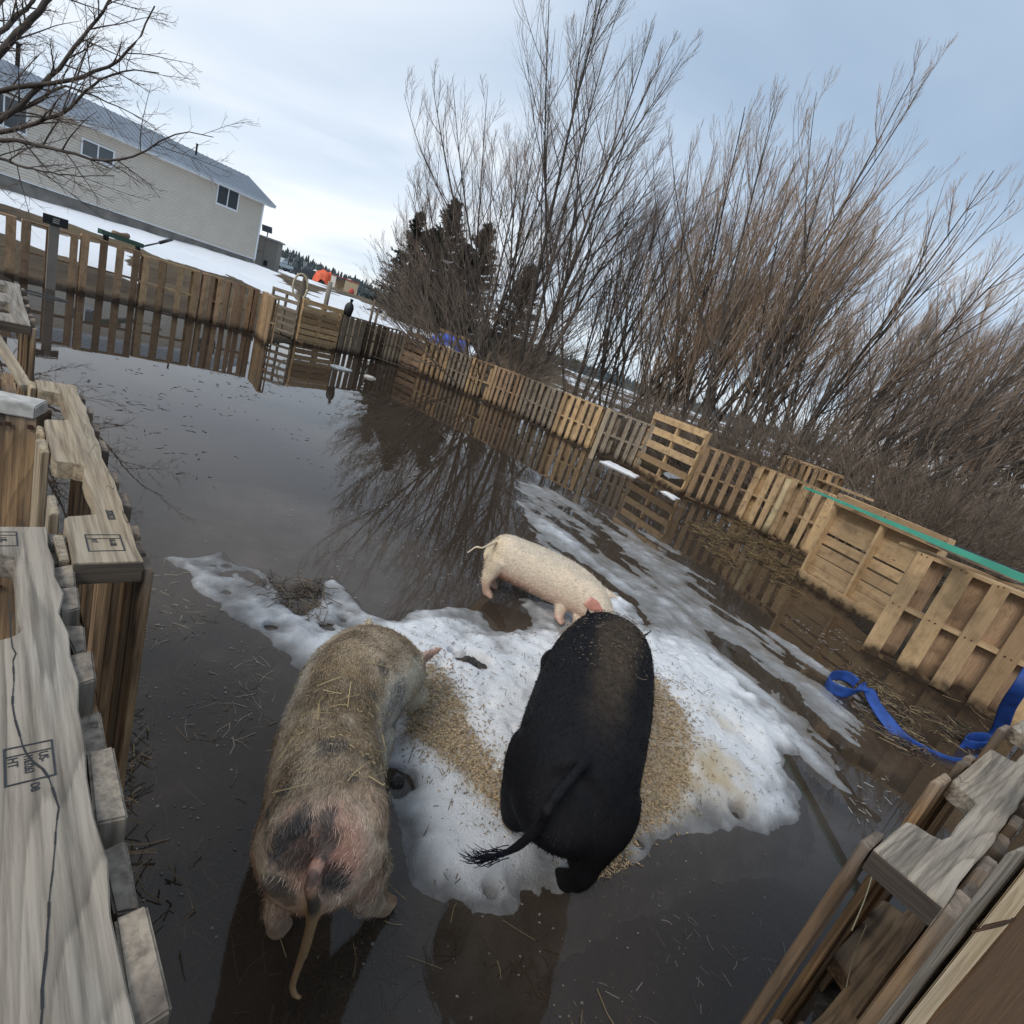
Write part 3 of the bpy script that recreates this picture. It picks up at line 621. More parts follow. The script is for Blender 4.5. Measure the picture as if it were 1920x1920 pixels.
for (xa, ya), (xb, yb) in zip(cpts[:-1], cpts[1:]):
    d_ = np.array([xb-xa, yb-ya]); n_ = np.array([-d_[1], d_[0]])/np.linalg.norm(d_)*(.0003+.0007*rng.random()); q_ = [np.array([xa, ya])+n_, np.array([xa, ya])-n_, np.array([xb, yb])-n_, np.array([xb, yb])+n_]; ck.prism(q_, HS-.0022, HS-.0014)
ck.build('crack', M_BLK, SA[2])
stamp(SA[2], .712, .0615, HS-.0018, [(.0145, .003, .0105, 'HT', .95), (.0145, .0145, .0098, '1163263', .72), (.0145, .0255, .0105, 'US-', .85), (.053, .018, .009, 'DB', .9)], .050, .037)
stamp(SA[2], 1.20, .088, HS-.0018, [(.012, .008, .013, 'HT', .9), (.02, .028, .014, 'US-', .8)], .05, .05)
# second pallet on the left with the date stamp
B0 = np.array([-.555, .785]); angB = math.atan2(1.543-.785, -1.365+.555)
frB = [(.0, .055, -.02), (.07, .115, -.02), (.125, .16, -.012), (.25, .32, -.012), (.40, .47, -.02), (.58, .66, -.012), (.74, .80, -.015), (.88, .95, -.012), (1.05, 1.11, -.02)]
bkB = [(.02, .11, -.005), (.20, .29, -.01), (.52, .60, -.004), (.66, .72, -.01), (1.05, 1.12, -.004)]
PB, SB = near_pallet(B0, angB, 1.13, 'pale pine pallet with a date stamp and two notches, second on the left', (M_NTN, M_NBR, M_NTN), 1, h=HS, front=frB, back=bkB, notch=((.155, .40), (.66, .90)), depth=.050)
stamp(SB[2], .10, .070, HS-.0018, [(.018, .008, .011, 'HT', .9), (.018, .032, .012, 'US-1283', .62)], .062, .050)
text_mesh('stamp_text', '200828', .017, Matrix(((-1, 0, 0, .205), (0, -1, 0, .030), (0, 0, 1, HS-.0018), (0, 0, 0, 1))), M_INK, SB[2], stretch=.85)
# pallet on the right of the gateway
Rr = np.array([.67, .684]); angR = math.atan2(1.266-.684, 1.355-.67)
# here the pen lies on the left of the direction, so local +Y points to the pen
ux, uy = math.cos(angR), math.sin(angR)
Ra = Rr-np.array([-uy, ux])*.092
PR, SR = near_pallet(Ra, angR, 1.22, 'grey pallet with a rough notched top board at the right foreground', (M_NGR, M_NBR, M_NBR), 1, h=HS,
    front=[(.0, .085, -.004), (.10, .17, -.02), (.19, .25, -.006), (.30, .38, -.012), (.44, .5, -.01), (.56, .64, -.006), (.7, .78, -.01), (.86, .94, -.004), (1.04, 1.12, -.01)],
    back=[(.0, .07, -.006), (.36, .44, .0), (.56, .60, -.006), (.63, .68, -.01), (.95, 1.03, 0.)], notch=((.13, .345), (.62, .84)), depth=.048)

# ------------------------------------------------------------------ house with pale siding
def hp(al, o, z): p = HA[:2]+HD*al+HN*o; return (p[0], p[1], z)
HROT = math.atan2(HD[1], HD[0])
house = thing('house', (HA[0], HA[1], 0), 'long pale vinyl-sided house with a grey metal roof above the snow', 'house'); house.rotation_euler = (0, 0, HROT)
K = 1.32
ZB, ZE, HL, HW = 1.65, 5.36, 32., 6.1            # siding bottom, eave, length, depth; local X: 0 (right corner) .. -HL, local Y: 0 wall .. HW
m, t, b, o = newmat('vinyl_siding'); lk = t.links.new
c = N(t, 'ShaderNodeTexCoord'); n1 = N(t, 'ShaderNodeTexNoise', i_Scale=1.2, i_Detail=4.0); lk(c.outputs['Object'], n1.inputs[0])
r = ramp(t, [(.3, (.575, .515, .435)), (.7, (.63, .57, .485))]); lk(n1.outputs[0], r.inputs[0]); sz_ = N(t, 'ShaderNodeSeparateXYZ'); lk(c.outputs['Object'], sz_.inputs[0]); fz = math_(t, 'FRACT', math_(t, 'DIVIDE', math_(t, 'SUBTRACT', sz_.outputs[2], 1.65), .132)); lap_shade = ramp(t, [(.0, 1.), (.10, .9), (.17, 0.)]); lk(fz, lap_shade.inputs[0]); lk(mixc(t, math_(t, 'MULTIPLY', lap_shade.outputs[0], .5), r.outputs[0], (.17, .155, .13)), b.inputs['Base Color']); b.inputs['Roughness'].default_value = .5  # shadow under each lap painted as a dark line into the siding colour
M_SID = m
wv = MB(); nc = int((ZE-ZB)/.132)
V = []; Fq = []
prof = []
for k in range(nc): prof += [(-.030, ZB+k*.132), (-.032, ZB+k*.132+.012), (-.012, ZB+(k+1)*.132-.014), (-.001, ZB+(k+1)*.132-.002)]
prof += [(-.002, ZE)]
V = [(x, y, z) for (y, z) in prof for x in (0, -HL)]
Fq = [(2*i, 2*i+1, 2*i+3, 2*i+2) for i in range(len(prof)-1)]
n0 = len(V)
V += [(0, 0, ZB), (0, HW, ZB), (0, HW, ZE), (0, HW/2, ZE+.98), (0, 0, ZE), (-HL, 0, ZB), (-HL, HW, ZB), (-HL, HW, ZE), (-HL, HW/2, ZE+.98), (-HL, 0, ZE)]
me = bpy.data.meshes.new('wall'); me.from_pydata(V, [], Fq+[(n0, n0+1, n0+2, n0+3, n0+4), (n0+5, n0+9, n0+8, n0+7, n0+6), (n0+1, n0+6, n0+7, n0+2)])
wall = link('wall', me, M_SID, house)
M_TRIM = plain('white_trim', (.74, .76, .78), .5, var=.04)
M_FND = plain('foundation_skirting', (.20, .185, .165), .9, var=.4, scale=1.5, bump=.3)
M_ROOF = plain('metal_roof', (.14, .175, .22), .42, .2, var=.06, scale=.8)
f_ = MB(); f_.box((-HL, .05, -.3), (-.06, HW-.05, ZB), 0); f_.build('foundation', M_FND, house)
tr = MB(); tr.box((-.10, -.045, ZB-.03), (.012, -.033, ZE), 2); tr.box((.001, -.0325, ZB-.03), (.014, .09, ZE), 2); tr.build('corner_trim', M_TRIM, house)
tr = MB(); tr.box((-HL, -.036, ZB-.05), (-.10, -.0025, ZB-.001), 0); tr.build('starter_trim', M_TRIM, house)
# roof: two ribbed slopes with an overhang
OV, OE, RI, TH = .55, .45, ZE+1.28, .06
rise = RI-(ZE+.02)
rb = MB()
def slope(sgn):
    y0, y1 = (-OV, HW/2) if sgn > 0 else (HW+OV, HW/2)
    z0 = ZE+.02-rise*OV/(HW/2)*.6
    P = [(-HL-OE, y0, z0), (OE, y0, z0), (OE, y1, RI), (-HL-OE, y1, RI)]
    V = P+[(x, y, z-TH) for x, y, z in P]
    rb.add(V, [(0, 1, 2, 3), (7, 6, 5, 4), (0, 4, 5, 1), (1, 5, 6, 2), (2, 6, 7, 3), (3, 7, 4, 0)], V)
    for k in range(int((HL+2*OE)/.3)):
        x = OE-.03-k*.3
        P = [(x-.03, y0, z0+.004), (x, y0, z0+.004), (x, y1, RI+.004), (x-.03, y1, RI+.004)]
        V = P+[(x_, y_, z_+.022) for x_, y_, z_ in P]
        rb.add(V, [(4, 5, 6, 7), (0, 1, 5, 4), (1, 2, 6, 5), (3, 0, 4, 7)], V)
    return z0
z0r = slope(1); slope(-1)
roof = rb.build('roof', M_ROOF, house)
fs = MB(); fs.box((-HL-OE, -OV-.03, z0r-.19), (OE, -OV-.003, z0r-.01), 0); fs.box((OE-.0, -OV, z0r-.17), (OE+.02, -OV+.3, z0r-.03), 1); fs.build('fascia', M_TRIM, house)
gt = MB(); gt.box((-HL-OE, -OV-.12, z0r-.10), (OE-.02, -OV-.032, z0r+.0), 0); gt.build('gutter', plain('gutter_grey', (.42, .46, .50), .4), house)
sf_ = MB(); sf_.box((-HL-OE, -OV, z0r-.17), (OE, .0, z0r-.15), 0); sf_.build('soffit', M_TRIM, house)
def pipe(al, o, r, h):
    V, Fq = tubes([(np.array([[[al, o, ZE+.3], [al, o, RI+h], [al, o, RI+h+.001], [al, o, RI+h+.06]]]), np.array([[r, r, r*1.6, r*1.6]]))], 10)
    link('vent_pipe', mesh_np('vent_pipe', V, [Fq, np.array([list(range(30, 40))])]), M_BLK, roof)
pipe(-8.7*K, HW/2+.1, .09, .95); pipe(-2.5*K, HW/2-.65, .05, .28)
M_GLS, tg, bgx, _ = newmat('window_glass'); bgx.inputs['Base Color'].default_value = (.07, .078, .085, 1); bgx.inputs['Roughness'].default_value = .08; bgx.inputs['Specular IOR Level'].default_value = .6
def window(al, z, w, h, sash=.5):
    f = MB()
    for lo, hi in (((al-w/2, -.065, z), (al+w/2, -.005, z+.07)), ((al-w/2, -.065, z+h-.07), (al+w/2, -.005, z+h)), ((al-w/2, -.065, z+.07), (al-w/2+.07, -.005, z+h-.07)), ((al+w/2-.07, -.065, z+.07), (al+w/2, -.005, z+h-.07)), ((al-w/2+w*sash-.03, -.062, z+.07), (al-w/2+w*sash+.03, -.005, z+h-.07))): f.box(lo, hi)
    fo = f.build('window', M_TRIM, house)
    p = MB(); p.box((al-w/2+.07, -.046, z+.07), (al-w/2+w*sash-.03, -.036, z+h-.07)); p.box((al-w/2+w*sash+.03, -.046, z+.07), (al+w/2-.07, -.036, z+h-.07)); p.build('pane', M_GLS, fo)
    s_ = MB(); s_.box((al-w/2-.03, -.07, z-.03), (al+w/2+.03, -.005, z-.002)); s_.build('sill', M_TRIM, fo)
window(-2.35, 4.02, 1.38, 1.2); window(-9.1, 3.72, 1.45, .80); window(-12.75, 3.6, 1.7, 1.35)
# utility cabinet by the corner of the house
uc = AD(476, 503, 39.); ul = np.array([uc[0], uc[1]])
gz = float(terr(uc[0]+.6, uc[1]))
util = thing('utility_shed', (uc[0], uc[1], gz-.1), 'small grey-brown upright shed at the right corner of the house', 'shed'); util.rotation_euler = (0, 0, math.atan2(-.1, 1)+.35); util.scale = (K, K, K)
q = MB(); q.box((0, 0, 0), (1.02, .9, 1.68), 2); q.build('wall', plain('shed_board', (.27, .245, .215), .8, var=.1), util)
q = MB(); q.box((-.08, -.1, 1.68), (1.12, 1.0, 1.76), 0); q.build('roof', plain('shed_roof', (.36, .36, .37), .6), util)
q = MB(); q.box((.32, -.012, .05), (.36, -.001, 1.6), 2); q.box((.05, -.012, .95), (.32, -.001, .98), 0); q.build('batten', M_FND, util)
q = MB(); q.box((.42, -.02, .30), (.62, -.002, .58), 2); q.build('hatch', M_BLK, util)
sp = thing('solar_lamp', (uc[0]+.42, uc[1]+.25, gz+2.2), 'small tilted dark solar panel on a post atop the grey shed', 'solar panel'); sp.scale = (K, K, K)
tube('post', [(0, 0, 0), (0, 0, .3)], .03, M_FND, sp, sm=0)
q = MB(); q.box((-.28, -.02, .26), (.28, .02, .58), 0, M=Matrix.Rotation(.3, 3, 'X')); q.build('panel', plain('panel_dark', (.10, .12, .15), .3), sp)

# ------------------------------------------------------------------ bare trees
def bark(name, c, var=.35, rough=.85):
    m, t, b, o = newmat(name)
    oi = N(t, 'ShaderNodeObjectInfo'); ge = N(t, 'ShaderNodeNewGeometry'); n = N(t, 'ShaderNodeTexNoise', i_Scale=5.0, i_Detail=5.0); t.links.new(ge.outputs['Position'], n.inputs[0])
    r = ramp(t, [(.3, [x*(1-var) for x in c]), (.7, [x*(1+var) for x in c])]); t.links.new(n.outputs[0], r.inputs[0])
    v = ramp(t, [(0, (.8, .8, .82)), (1, (1.18, 1.15, 1.1))]); t.links.new(oi.outputs['Random'], v.inputs[0])
    t.links.new(mixc(t, 1.0, r.outputs[0], v.outputs[0], 'MULTIPLY'), b.inputs['Base Color']); b.inputs['Roughness'].default_value = rough; b.inputs['Specular IOR Level'].default_value = .2
    return m
B_GRY = bark('bark_grey', (.085, .072, .062)); T_GRY = bark('twig_grey', (.23, .18, .145), .25); T_TAN = bark('twig_tan', (.42, .295, .195), .25); T_RED = bark('twig_russet', (.50, .29, .15), .25); T_DRK = bark('twig_dark', (.20, .16, .125), .3)
def norm(v): return v/(np.linalg.norm(v, axis=-1, keepdims=True)+1e-9)
def grow(P0, D0, L, k, up, wig, R0, R1, g):
    """vectorised: n branches from P0 heading D0; bends towards 'up' vector"""
    n = len(P0); P = np.empty((n, k, 3)); P[:, 0] = P0; d = D0.copy()
    st = (L/(k-1))[:, None]
    for i in range(1, k):
        d = norm(d+up*(1/(k-1))+g.normal(0, wig, (n, 3))*(3/(k+1)))
        P[:, i] = P[:, i-1]+d*st
    w = np.linspace(0, 1, k)[None]
    return P, R0[:, None]*(1-w)+R1*w if np.isscalar(R1) else R0[:, None]*(1-w)+R1[:, None]*w
def sub(P, R, per, t0, t1, g, ang=(.4, .8), bias=None):
    n, k, _ = P.shape
    tt = t0+(t1-t0)*((np.arange(per)+g.random((n, per)))/per)
    f = tt*(k-1); i = np.minimum(f.astype(int), k-2); u = (f-i)[..., None]
    a = np.arange(n)[:, None]
    p = P[a, i]*(1-u)+P[a, i+1]*u; tan = norm(P[a, i+1]-P[a, i]); r = R[a, i]
    rv = norm(g.normal(0, 1, p.shape)); side = norm(rv-(rv*tan).sum(-1, keepdims=True)*tan)
    if bias is not None: side = norm(side+bias)
    th = g.uniform(*ang, (n, per))[..., None]
    d = norm(tan*np.cos(th)+side*np.sin(th))
    return p.reshape(-1, 3), d.reshape(-1, 3), r.reshape(-1), tt.reshape(-1), np.repeat(np.arange(n), per)
def willow(seed, H, stems, spread, lean=(0, 0, 0), r0=.07, nb=(13, 7, 4), tw=.0024, droop=0., stem_dirs=None, up2=.55, first=.22, wig=.05):
    g = np.random.default_rng(seed)
    az = np.linspace(0, 2*np.pi, stems, endpoint=False)+g.normal(0, .35, stems); tl = np.radians(g.uniform(spread[0], spread[1], stems))
    D = np.stack([np.cos(az)*np.sin(tl), np.sin(az)*np.sin(tl), np.cos(tl)], -1)
    if stem_dirs is not None: D[:len(stem_dirs)] = norm(np.array(stem_dirs, float))
    lean = np.array(lean, float)
    D = norm(D+lean*.5)
    P0 = np.stack([np.cos(az), np.sin(az), 0*az], -1)*g.uniform(.05, .28, (stems, 1))+[0, 0, -.12]
    Ls = H*g.uniform(.62, 1.0, stems); Ls[0] = H
    P1, R1 = grow(P0, D, Ls, 16, np.array([0, 0, .42-droop])+lean*.5, wig, r0*(.55+.45*Ls/H), .007, g)
    # forks: each stem carries a few large limbs
    p, d, r, tt, ix = sub(P1, R1, 3, first, .75, g, (.3, .6)); LL = Ls[ix]*(1-tt)*.95
    P2, R2 = grow(p, d, LL, 12, np.array([0, 0, .5-droop])+lean*.5, wig, r*.62, .005, g)
    SP, SR = [(P1, R1), (P2, R2)], None
    tw_g = []
    for (PP, RR, LLn, m_) in ((P1, R1, Ls, nb[0]), (P2, R2, LL, max(3, nb[0]//2))):
        p, d, r, tt, ix = sub(PP, RR, m_, first, .97, g, (.35, .75))
        Lb = np.clip(LLn[ix]*(1-tt)*.55+.45, .3, 2.6)*g.uniform(.7, 1.2, len(p))
        P3, R3 = grow(p, d, Lb, 8, np.array([0, 0, up2])+lean*.6, .06, np.minimum(r*.6, .016), tw*1.1, g)
        p, d, r, tt, ix = sub(P3, R3, nb[1], .12, .97, g, (.3, .65))
        L4 = np.clip(Lb[ix]*(1-tt*.7)*.5+.12, .15, 1.3)*g.uniform(.7, 1.2, len(p))
        P4, R4 = grow(p, d, L4, 5, np.array([0, 0, up2])+lean*.6, .05, np.minimum(r*.75, .0075), tw*.8, g)
        p, d, r, tt, ix = sub(P4, R4, nb[2], .15, .95, g, (.25, .6))
        L5 = np.clip(L4[ix]*(1-tt*.5)*.6, .10, .55)
        P5, R5 = grow(p, d, L5, 3, np.array([0, 0, up2*.8])+lean*.5, .04, np.full(len(p), tw), tw*.55, g)
        SP.append((P3, R3)); tw_g += [(P4, R4), (P5, R5)]
    Vt, Ft = tubes(SP[:2], 7); V3, F3 = tubes(SP[2:], 4); V5, F5 = tubes(tw_g, 3)
    return mesh_np('trunk', Vt, Ft), mesh_np('branches', V3, F3), mesh_np('crown', V5, F5, True)
def plant(meshes, loc, label, mats, group='bare willows beyond the right side fence', rotz=0., sc=1., name='willow_tree', cat='tree'):
    r = thing(name, loc, label, cat, group, rotz); r.scale = (sc, sc, sc*1.0)
    for nm, me, mt in zip(('trunk', 'branches', 'crown'), meshes, mats):
        if me is None: continue
        o_ = link(nm, me if me.users == 0 else me.copy(), None, r)
        o_.data.materials.clear(); o_.data.materials.append(mt)
    return r
def gz(x, y): return float(terr(x, y))
def at(px, py, D): p = AD(px, py, D); return (p[0], p[1], gz(p[0], p[1])-.03)
# the camera rolls, so a world-upright stem leans to the right in the picture; wind lean adds a little to +X
WA = willow(11, 12.0, 9, (4, 30), (.02, 0, 0), .085, (15, 8, 4), stem_dirs=[(-.02, .1, 1), (-.10, 0, 1), (-.34, .05, .8), (-.62, -.1, .75), (.14, .1, 1), (-.85, .1, .62)])
WB = willow(12, 8.6, 7, (6, 36), (.10, 0, 0), .06, (11, 6, 4), up2=.65)
WC = willow(13, 8.6, 8, (4, 24), (.12, 0, .1), .055, (10, 6, 4), up2=.75)
WD = willow(14, 7.2, 7, (8, 40), (.26, 0, 0), .06, (11, 6, 4), up2=.7)
WE = willow(15, 5.2, 12, (8, 42), (.20, 0, 0), .035, (8, 5, 4), up2=.75, first=.12)
plant(WA, at(985, 700, 15.4), 'tallest grey willow with a thick dark trunk base, in front of the dark spruces', (B_GRY, B_GRY, T_GRY), sc=.85)
plant(WB, at(1095, 730, 15.6), 'thinner grey willow with a stem leaning far right, next to the tallest willow', (B_GRY, B_GRY, T_GRY), sc=.80, rotz=.6)
plant(WA, at(905, 665, 17.5), 'grey willow fanning left over the spruces, behind the tallest one', (B_GRY, B_GRY, T_GRY), sc=.66, rotz=.5)
plant(WB, at(1150, 745, 17.5), 'pale willow behind the gap right of the tallest willow', (B_GRY, T_GRY, T_TAN), sc=.84, rotz=4.6)
plant(WC, at(1235, 770, 18.0), 'tan willow standing farther back, left of the tall yellow pallet', (B_GRY, T_GRY, T_TAN), sc=1.0, rotz=5.1)
plant(WC, at(1310, 790, 16.5), 'tan willow standing farther back, behind the tall yellow pallet', (B_GRY, T_GRY, T_TAN), sc=1.04, rotz=3.3)
plant(WD, at(1530, 860, 14.5), 'tan leaning willow in the second row above the snowy tilted pallet', (B_GRY, T_GRY, T_TAN), sc=1.02, rotz=.5)
plant(WD, at(1850, 960, 13.5), 'tan leaning willow in the second row at the right edge', (B_GRY, T_GRY, T_TAN), sc=1.32, rotz=.3)
plant(WC, at(1200, 770, 15.0), 'slender willow clump behind the fence, left of the tall yellow pallet', (B_GRY, T_GRY, T_TAN), sc=.70, rotz=2.0)
plant(WC, at(1275, 800, 14.2), 'tan-tipped willow clump directly behind the tall yellow pallet', (B_GRY, T_GRY, T_TAN), sc=.86, rotz=.4)
plant(WC, at(1345, 820, 13.0), 'highest tan-tipped willow, peak right of centre', (B_GRY, T_GRY, T_TAN), sc=1.06, rotz=1.2)
plant(WB, at(1430, 850, 12.6), 'dark multi-stem willow with crooked stems behind the tan pallets', (B_GRY, B_GRY, T_TAN), sc=.84, rotz=3.6)
plant(WD, at(1490, 868, 11.6), 'dark leaning willow above the snowy tilted pallet', (B_GRY, B_GRY, T_GRY), sc=.84, rotz=0.2)
plant(WD, at(1590, 900, 11.0), 'big willow with heavy limbs leaning right, above the shelter', (B_GRY, B_GRY, T_GRY), sc=.90, rotz=-.25)
plant(WD, at(1690, 930, 11.6), 'wind-swept willow rising to the second peak at the right', (B_GRY, B_GRY, T_TAN), sc=1.02, rotz=.15)
plant(WD, at(1800, 965, 10.6), 'leaning willow cut by the right frame edge', (B_GRY, B_GRY, T_GRY), sc=1.0, rotz=-.05)
plant(WB, at(1400, 800, 18.5), 'far tan willow filling between the two peaks', (B_GRY, T_GRY, T_TAN), sc=.74, rotz=1.8)
BG = 'russet brush behind the willows'
for i, (px, py, D, sc, mt_, rz) in enumerate([(1650, 880, 20, 1.0, T_RED, .3), (1760, 920, 18, 1.0, T_RED, 1.4), (1870, 960, 17, 1.05, T_RED, 2.2), (1990, 1000, 15, 1.05, T_RED, 3.1), (1240, 750, 26, .75, T_TAN, 5.0)]):
    lb = ['russet willow shrub far behind, above the shelter', 'russet willow shrub far behind, over the green strip', 'russet willow shrub near the right frame edge', 'russet willow shrub partly outside the right frame', 'pale far shrub seen through stems left of the yellow pallet'][i]
    plant(WE, at(px, py, D), lb, (T_DRK, mt_, mt_), BG, rz, sc, 'willow_shrub', 'shrub')
# low whips bending right just over the fence
LB = willow(21, 2.9, 18, (30, 76), (.30, -.05, -.05), .016, (6, 4, 2), droop=.25, up2=.25, first=.15)
LG = 'low bare brush along the fence'
for i, (px, py, D, sc, rz) in enumerate([(1180, 775, 13.2, .75, .5), (1300, 815, 12.3, .85, 1.6), (1400, 850, 11.8, .95, 2.6), (1500, 890, 10.6, 1.05, .2), (1600, 935, 9.8, 1.05, 5.9), (1720, 985, 9.0, 1.05, .1), (1830, 1020, 8.6, 1.0, .4), (1940, 1050, 8.2, 1.0, 5.6), (1080, 735, 14.2, .7, 4.), (1790, 985, 11.5, 1.0, 2.2)]):
    lb = ['left of the tall yellow pallet', 'right behind the tall yellow pallet', 'behind the evenly spaced tan pallet', 'behind the snowy tilted pallet', 'over the start of the green strip', 'arching over the middle of the green strip', 'over the wide end of the green strip', 'at the right frame edge above the shelter', 'at the foot of the leaning grey willow', 'a step farther back, at the right'][i]
    plant(LB, at(px, py, D), 'dark low brush of whippy stems '+lb, (T_DRK, T_DRK, T_DRK), LG, rz, sc, 'brush', 'brush')
LBL = willow(22, 4.0, 16, (30, 76), (-.25, 0, 0), .02, (8, 4, 2), droop=.12, up2=.3, first=.15)
plant(LBL, at(930, 660, 15.2), 'arching brown twigs fanning left from the foot of the tallest willow', (T_DRK, T_DRK, T_GRY), LG, 0, 1.15, 'brush', 'brush')
plant(LBL, at(880, 640, 16.4), 'brown twigs drooping over the posts in the snow', (T_DRK, T_DRK, T_GRY), LG, .5, 1.0, 'brush', 'brush')

# ------------------------------------------------------------------ spruces
NEED = bark('spruce_needles', (.018, .026, .023), .5); SB = bark('spruce_bark', (.05, .04, .033))
def spruce(seed, H, R0):
    g = np.random.default_rng(seed)
    V, Fq = tubes([(np.array([[[0, 0, -.2], [0, 0, H*.5], [0, 0, H]]]), np.array([[.13, .07, .01]]))], 7)
    tk = mesh_np('trunk', V, Fq)
    n = int(H*44); zf = np.sort(g.random(n)**1.1)*.97+.02; az = g.uniform(0, 2*np.pi, n)
    Lb = (R0*1.25*(1-zf)**.8+.15)*g.uniform(.65, 1.15, n)
    P0 = np.stack([0*zf, 0*zf, zf*H], -1); D = np.stack([np.cos(az), np.sin(az), np.interp(zf, [0, .6, 1], [-.25, .05, .8])], -1)
    P, Rr = grow(P0, norm(D), Lb, 6, np.array([0, 0, .28]), .06, np.full(n, .02), .006, g)
    VV, FF = tubes([(P, Rr)], 3)
    bmesh_ = mesh_np('branches', VV, FF)
    # sprays of needles: short flat blades all along the boughs
    per = 60
    p, d, r, tt, ix = sub(P, Rr, per, .08, 1., g, (.5, 1.1)); d = norm(d+[0, 0, -.18]); m = len(p)
    Ln = g.uniform(.10, .26, m)*np.clip(1.25-tt*.5, .5, 1.2); w = g.uniform(.018, .034, m)
    sd = norm(np.cross(d, norm(g.normal(0, 1, (m, 3)))))
    a, b_, c_ = p+sd*w[:, None], p-sd*w[:, None], p+d*Ln[:, None]
    mid = p+d*(Ln*.6)[:, None]
    Vn = np.stack([a, b_, mid-sd*w[:, None]*.8, c_, mid+sd*w[:, None]*.8], 1).reshape(-1, 3)
    i = np.arange(m)[:, None]*5
    return tk, bmesh_, mesh_np('crown', Vn, np.concatenate([i, i+1, i+2, i+3, i+4], 1), False)
SG = 'dark spruces behind the grey willow'
for seed, px, py, D, H, R0, lb in [(1, 742, 600, 34, 6.2, 1.7, 'leftmost dark spruce with a narrow pointed top'), (2, 800, 600, 33, 7.4, 2.3, 'tallest dark spruce, middle of the three'), (3, 862, 622, 34, 6.9, 2.1, 'dark spruce right of the tallest, half hidden by willow branches'), (5, 775, 608, 31, 5.2, 2.2, 'shorter dark spruce filling in front of the tallest one'), (6, 835, 620, 31.5, 5.0, 2.1, 'short dark spruce at the right front of the group'), (4, 955, 640, 37, 6.0, 2.0, 'dark spruce seen right of the willow trunk')]:
    plant(spruce(seed, H, R0), at(px, py, D), lb, (SB, SB, NEED), SG, 0, 1, 'spruce_tree', 'spruce')

# ------------------------------------------------------------------ bare tree at the upper left: limbs reach in from a trunk left of the frame
g = np.random.default_rng(5)
DT = 9.6
trunk_top = AD(-300, 330, DT)
def limb(pts, d0, d1):
    n = len(pts); return np.array([AD(px, py, d0+(d1-d0)*i/(n-1)) for i, (px, py) in enumerate(pts)])
LIMBS = [([(-300, 330), (-180, 255), (-60, 165), (0, 100), (50, 48), (95, -8), (150, -70)], 9.6, 9.2, .085, .04),
         ([(-300, 330), (-150, 200), (-50, 108), (10, 55), (62, -2), (100, -60)], 9.6, 10.2, .065, .028),
         ([(-300, 330), (-150, 300), (-40, 248), (40, 200), (85, 155), (130, 105), (165, 55), (200, 18), (222, -25)], 9.6, 9.0, .06, .016),
         ([(-300, 330), (-160, 235), (-60, 185), (0, 168), (80, 160), (150, 145), (200, 125), (245, 95), (270, 55), (290, 10)], 9.6, 8.8, .06, .01),
         ([(-300, 330), (-150, 330), (-30, 252), (45, 240), (100, 222), (150, 185), (185, 150), (235, 128), (300, 140)], 9.6, 8.7, .055, .008),
         ([(-300, 330), (-120, 290), (-20, 262), (60, 270), (130, 285), (200, 305), (270, 290), (340, 240), (400, 258)], 9.6, 8.6, .05, .006),
         ([(-300, 330), (-120, 330), (-20, 290), (60, 318), (130, 330), (215, 332)], 9.6, 9.2, .04, .006),
         ([(-300, 330), (-160, 300), (-40, 225), (60, 200), (110, 160), (150, 170), (230, 205), (290, 235)], 9.6, 9.8, .05, .006),
         ([(-300, 330), (-180, 210), (-60, 80), (0, 10), (40, -60)], 9.6, 10.5, .06, .03)]
grp, PL = [], []
for pts, d0, d1, r0, r1 in LIMBS:
    q = limb(pts, d0, d1)
    for _ in range(2):
        Q = np.empty((2*len(q)-2, 3)); Q[0::2] = .75*q[:-1]+.25*q[1:]; Q[1::2] = .25*q[:-1]+.75*q[1:]; q = np.concatenate([q[:1], Q[1:-1], q[-1:]])
    s_ = np.linspace(0, len(q)-1, 20); q = np.stack([np.interp(s_, np.arange(len(q)), q[:, c]) for c in range(3)], 1)+g.normal(0, .012, (20, 3))
    PL.append(q); grp.append(r0+(r1-r0)*np.linspace(0, 1, 20)**.8)
PL = np.array(PL); RL = np.array(grp)
base = at(-330, 560, DT+.3)
tb = np.array([base, (np.array(base)*.5+trunk_top*.5)+[.05, 0, 0], trunk_top])
V1, F1 = tubes([(PL, RL), (np.array([np.stack([np.interp(np.linspace(0, 2, 20), [0, 1, 2], tb[:, c]) for c in range(3)], 1)]), np.linspace(.26, .17, 20)[None])], 9)
p, d, r, tt, ix = sub(PL, RL, 15, .30, .98, g, (.4, 1.0))
keepm = g.random(len(p)) < .85; p, d, r, tt, ix = p[keepm], d[keepm], r[keepm], tt[keepm], ix[keepm]
L2 = g.uniform(.35, 1.5, len(p))*(1.25-tt*.6)
P2, R2 = grow(p, d, L2, 10, np.array([.15, 0, -.05]), .13, np.minimum(r*.5, .016), .003, g)
p, d, r, tt, ix = sub(P2, R2, 6, .15, .97, g, (.4, 1.0)); L3 = L2[ix]*(1.1-tt*.6)*g.uniform(.3, .6, len(p))
P3, R3 = grow(p, d, L3, 7, np.array([.12, 0, .1]), .14, np.minimum(r*.7, .006), .0022, g)
p, d, r, tt, ix = sub(P3, R3, 3, .2, .95, g, (.4, 1.0)); L4 = L3[ix]*g.uniform(.3, .6, len(p))
P4, R4 = grow(p, d, L4, 4, np.array([.05, 0, .12]), .12, np.minimum(r*.8, .0032), .0018, g)
V2, F2 = tubes([(P2, R2)], 5); V3, F3 = tubes([(P3, R3), (P4, R4)], 3)
rt = thing('bare_tree', base, 'bare grey tree reaching in from the left in front of the house roof', 'tree')
off = np.array(base)
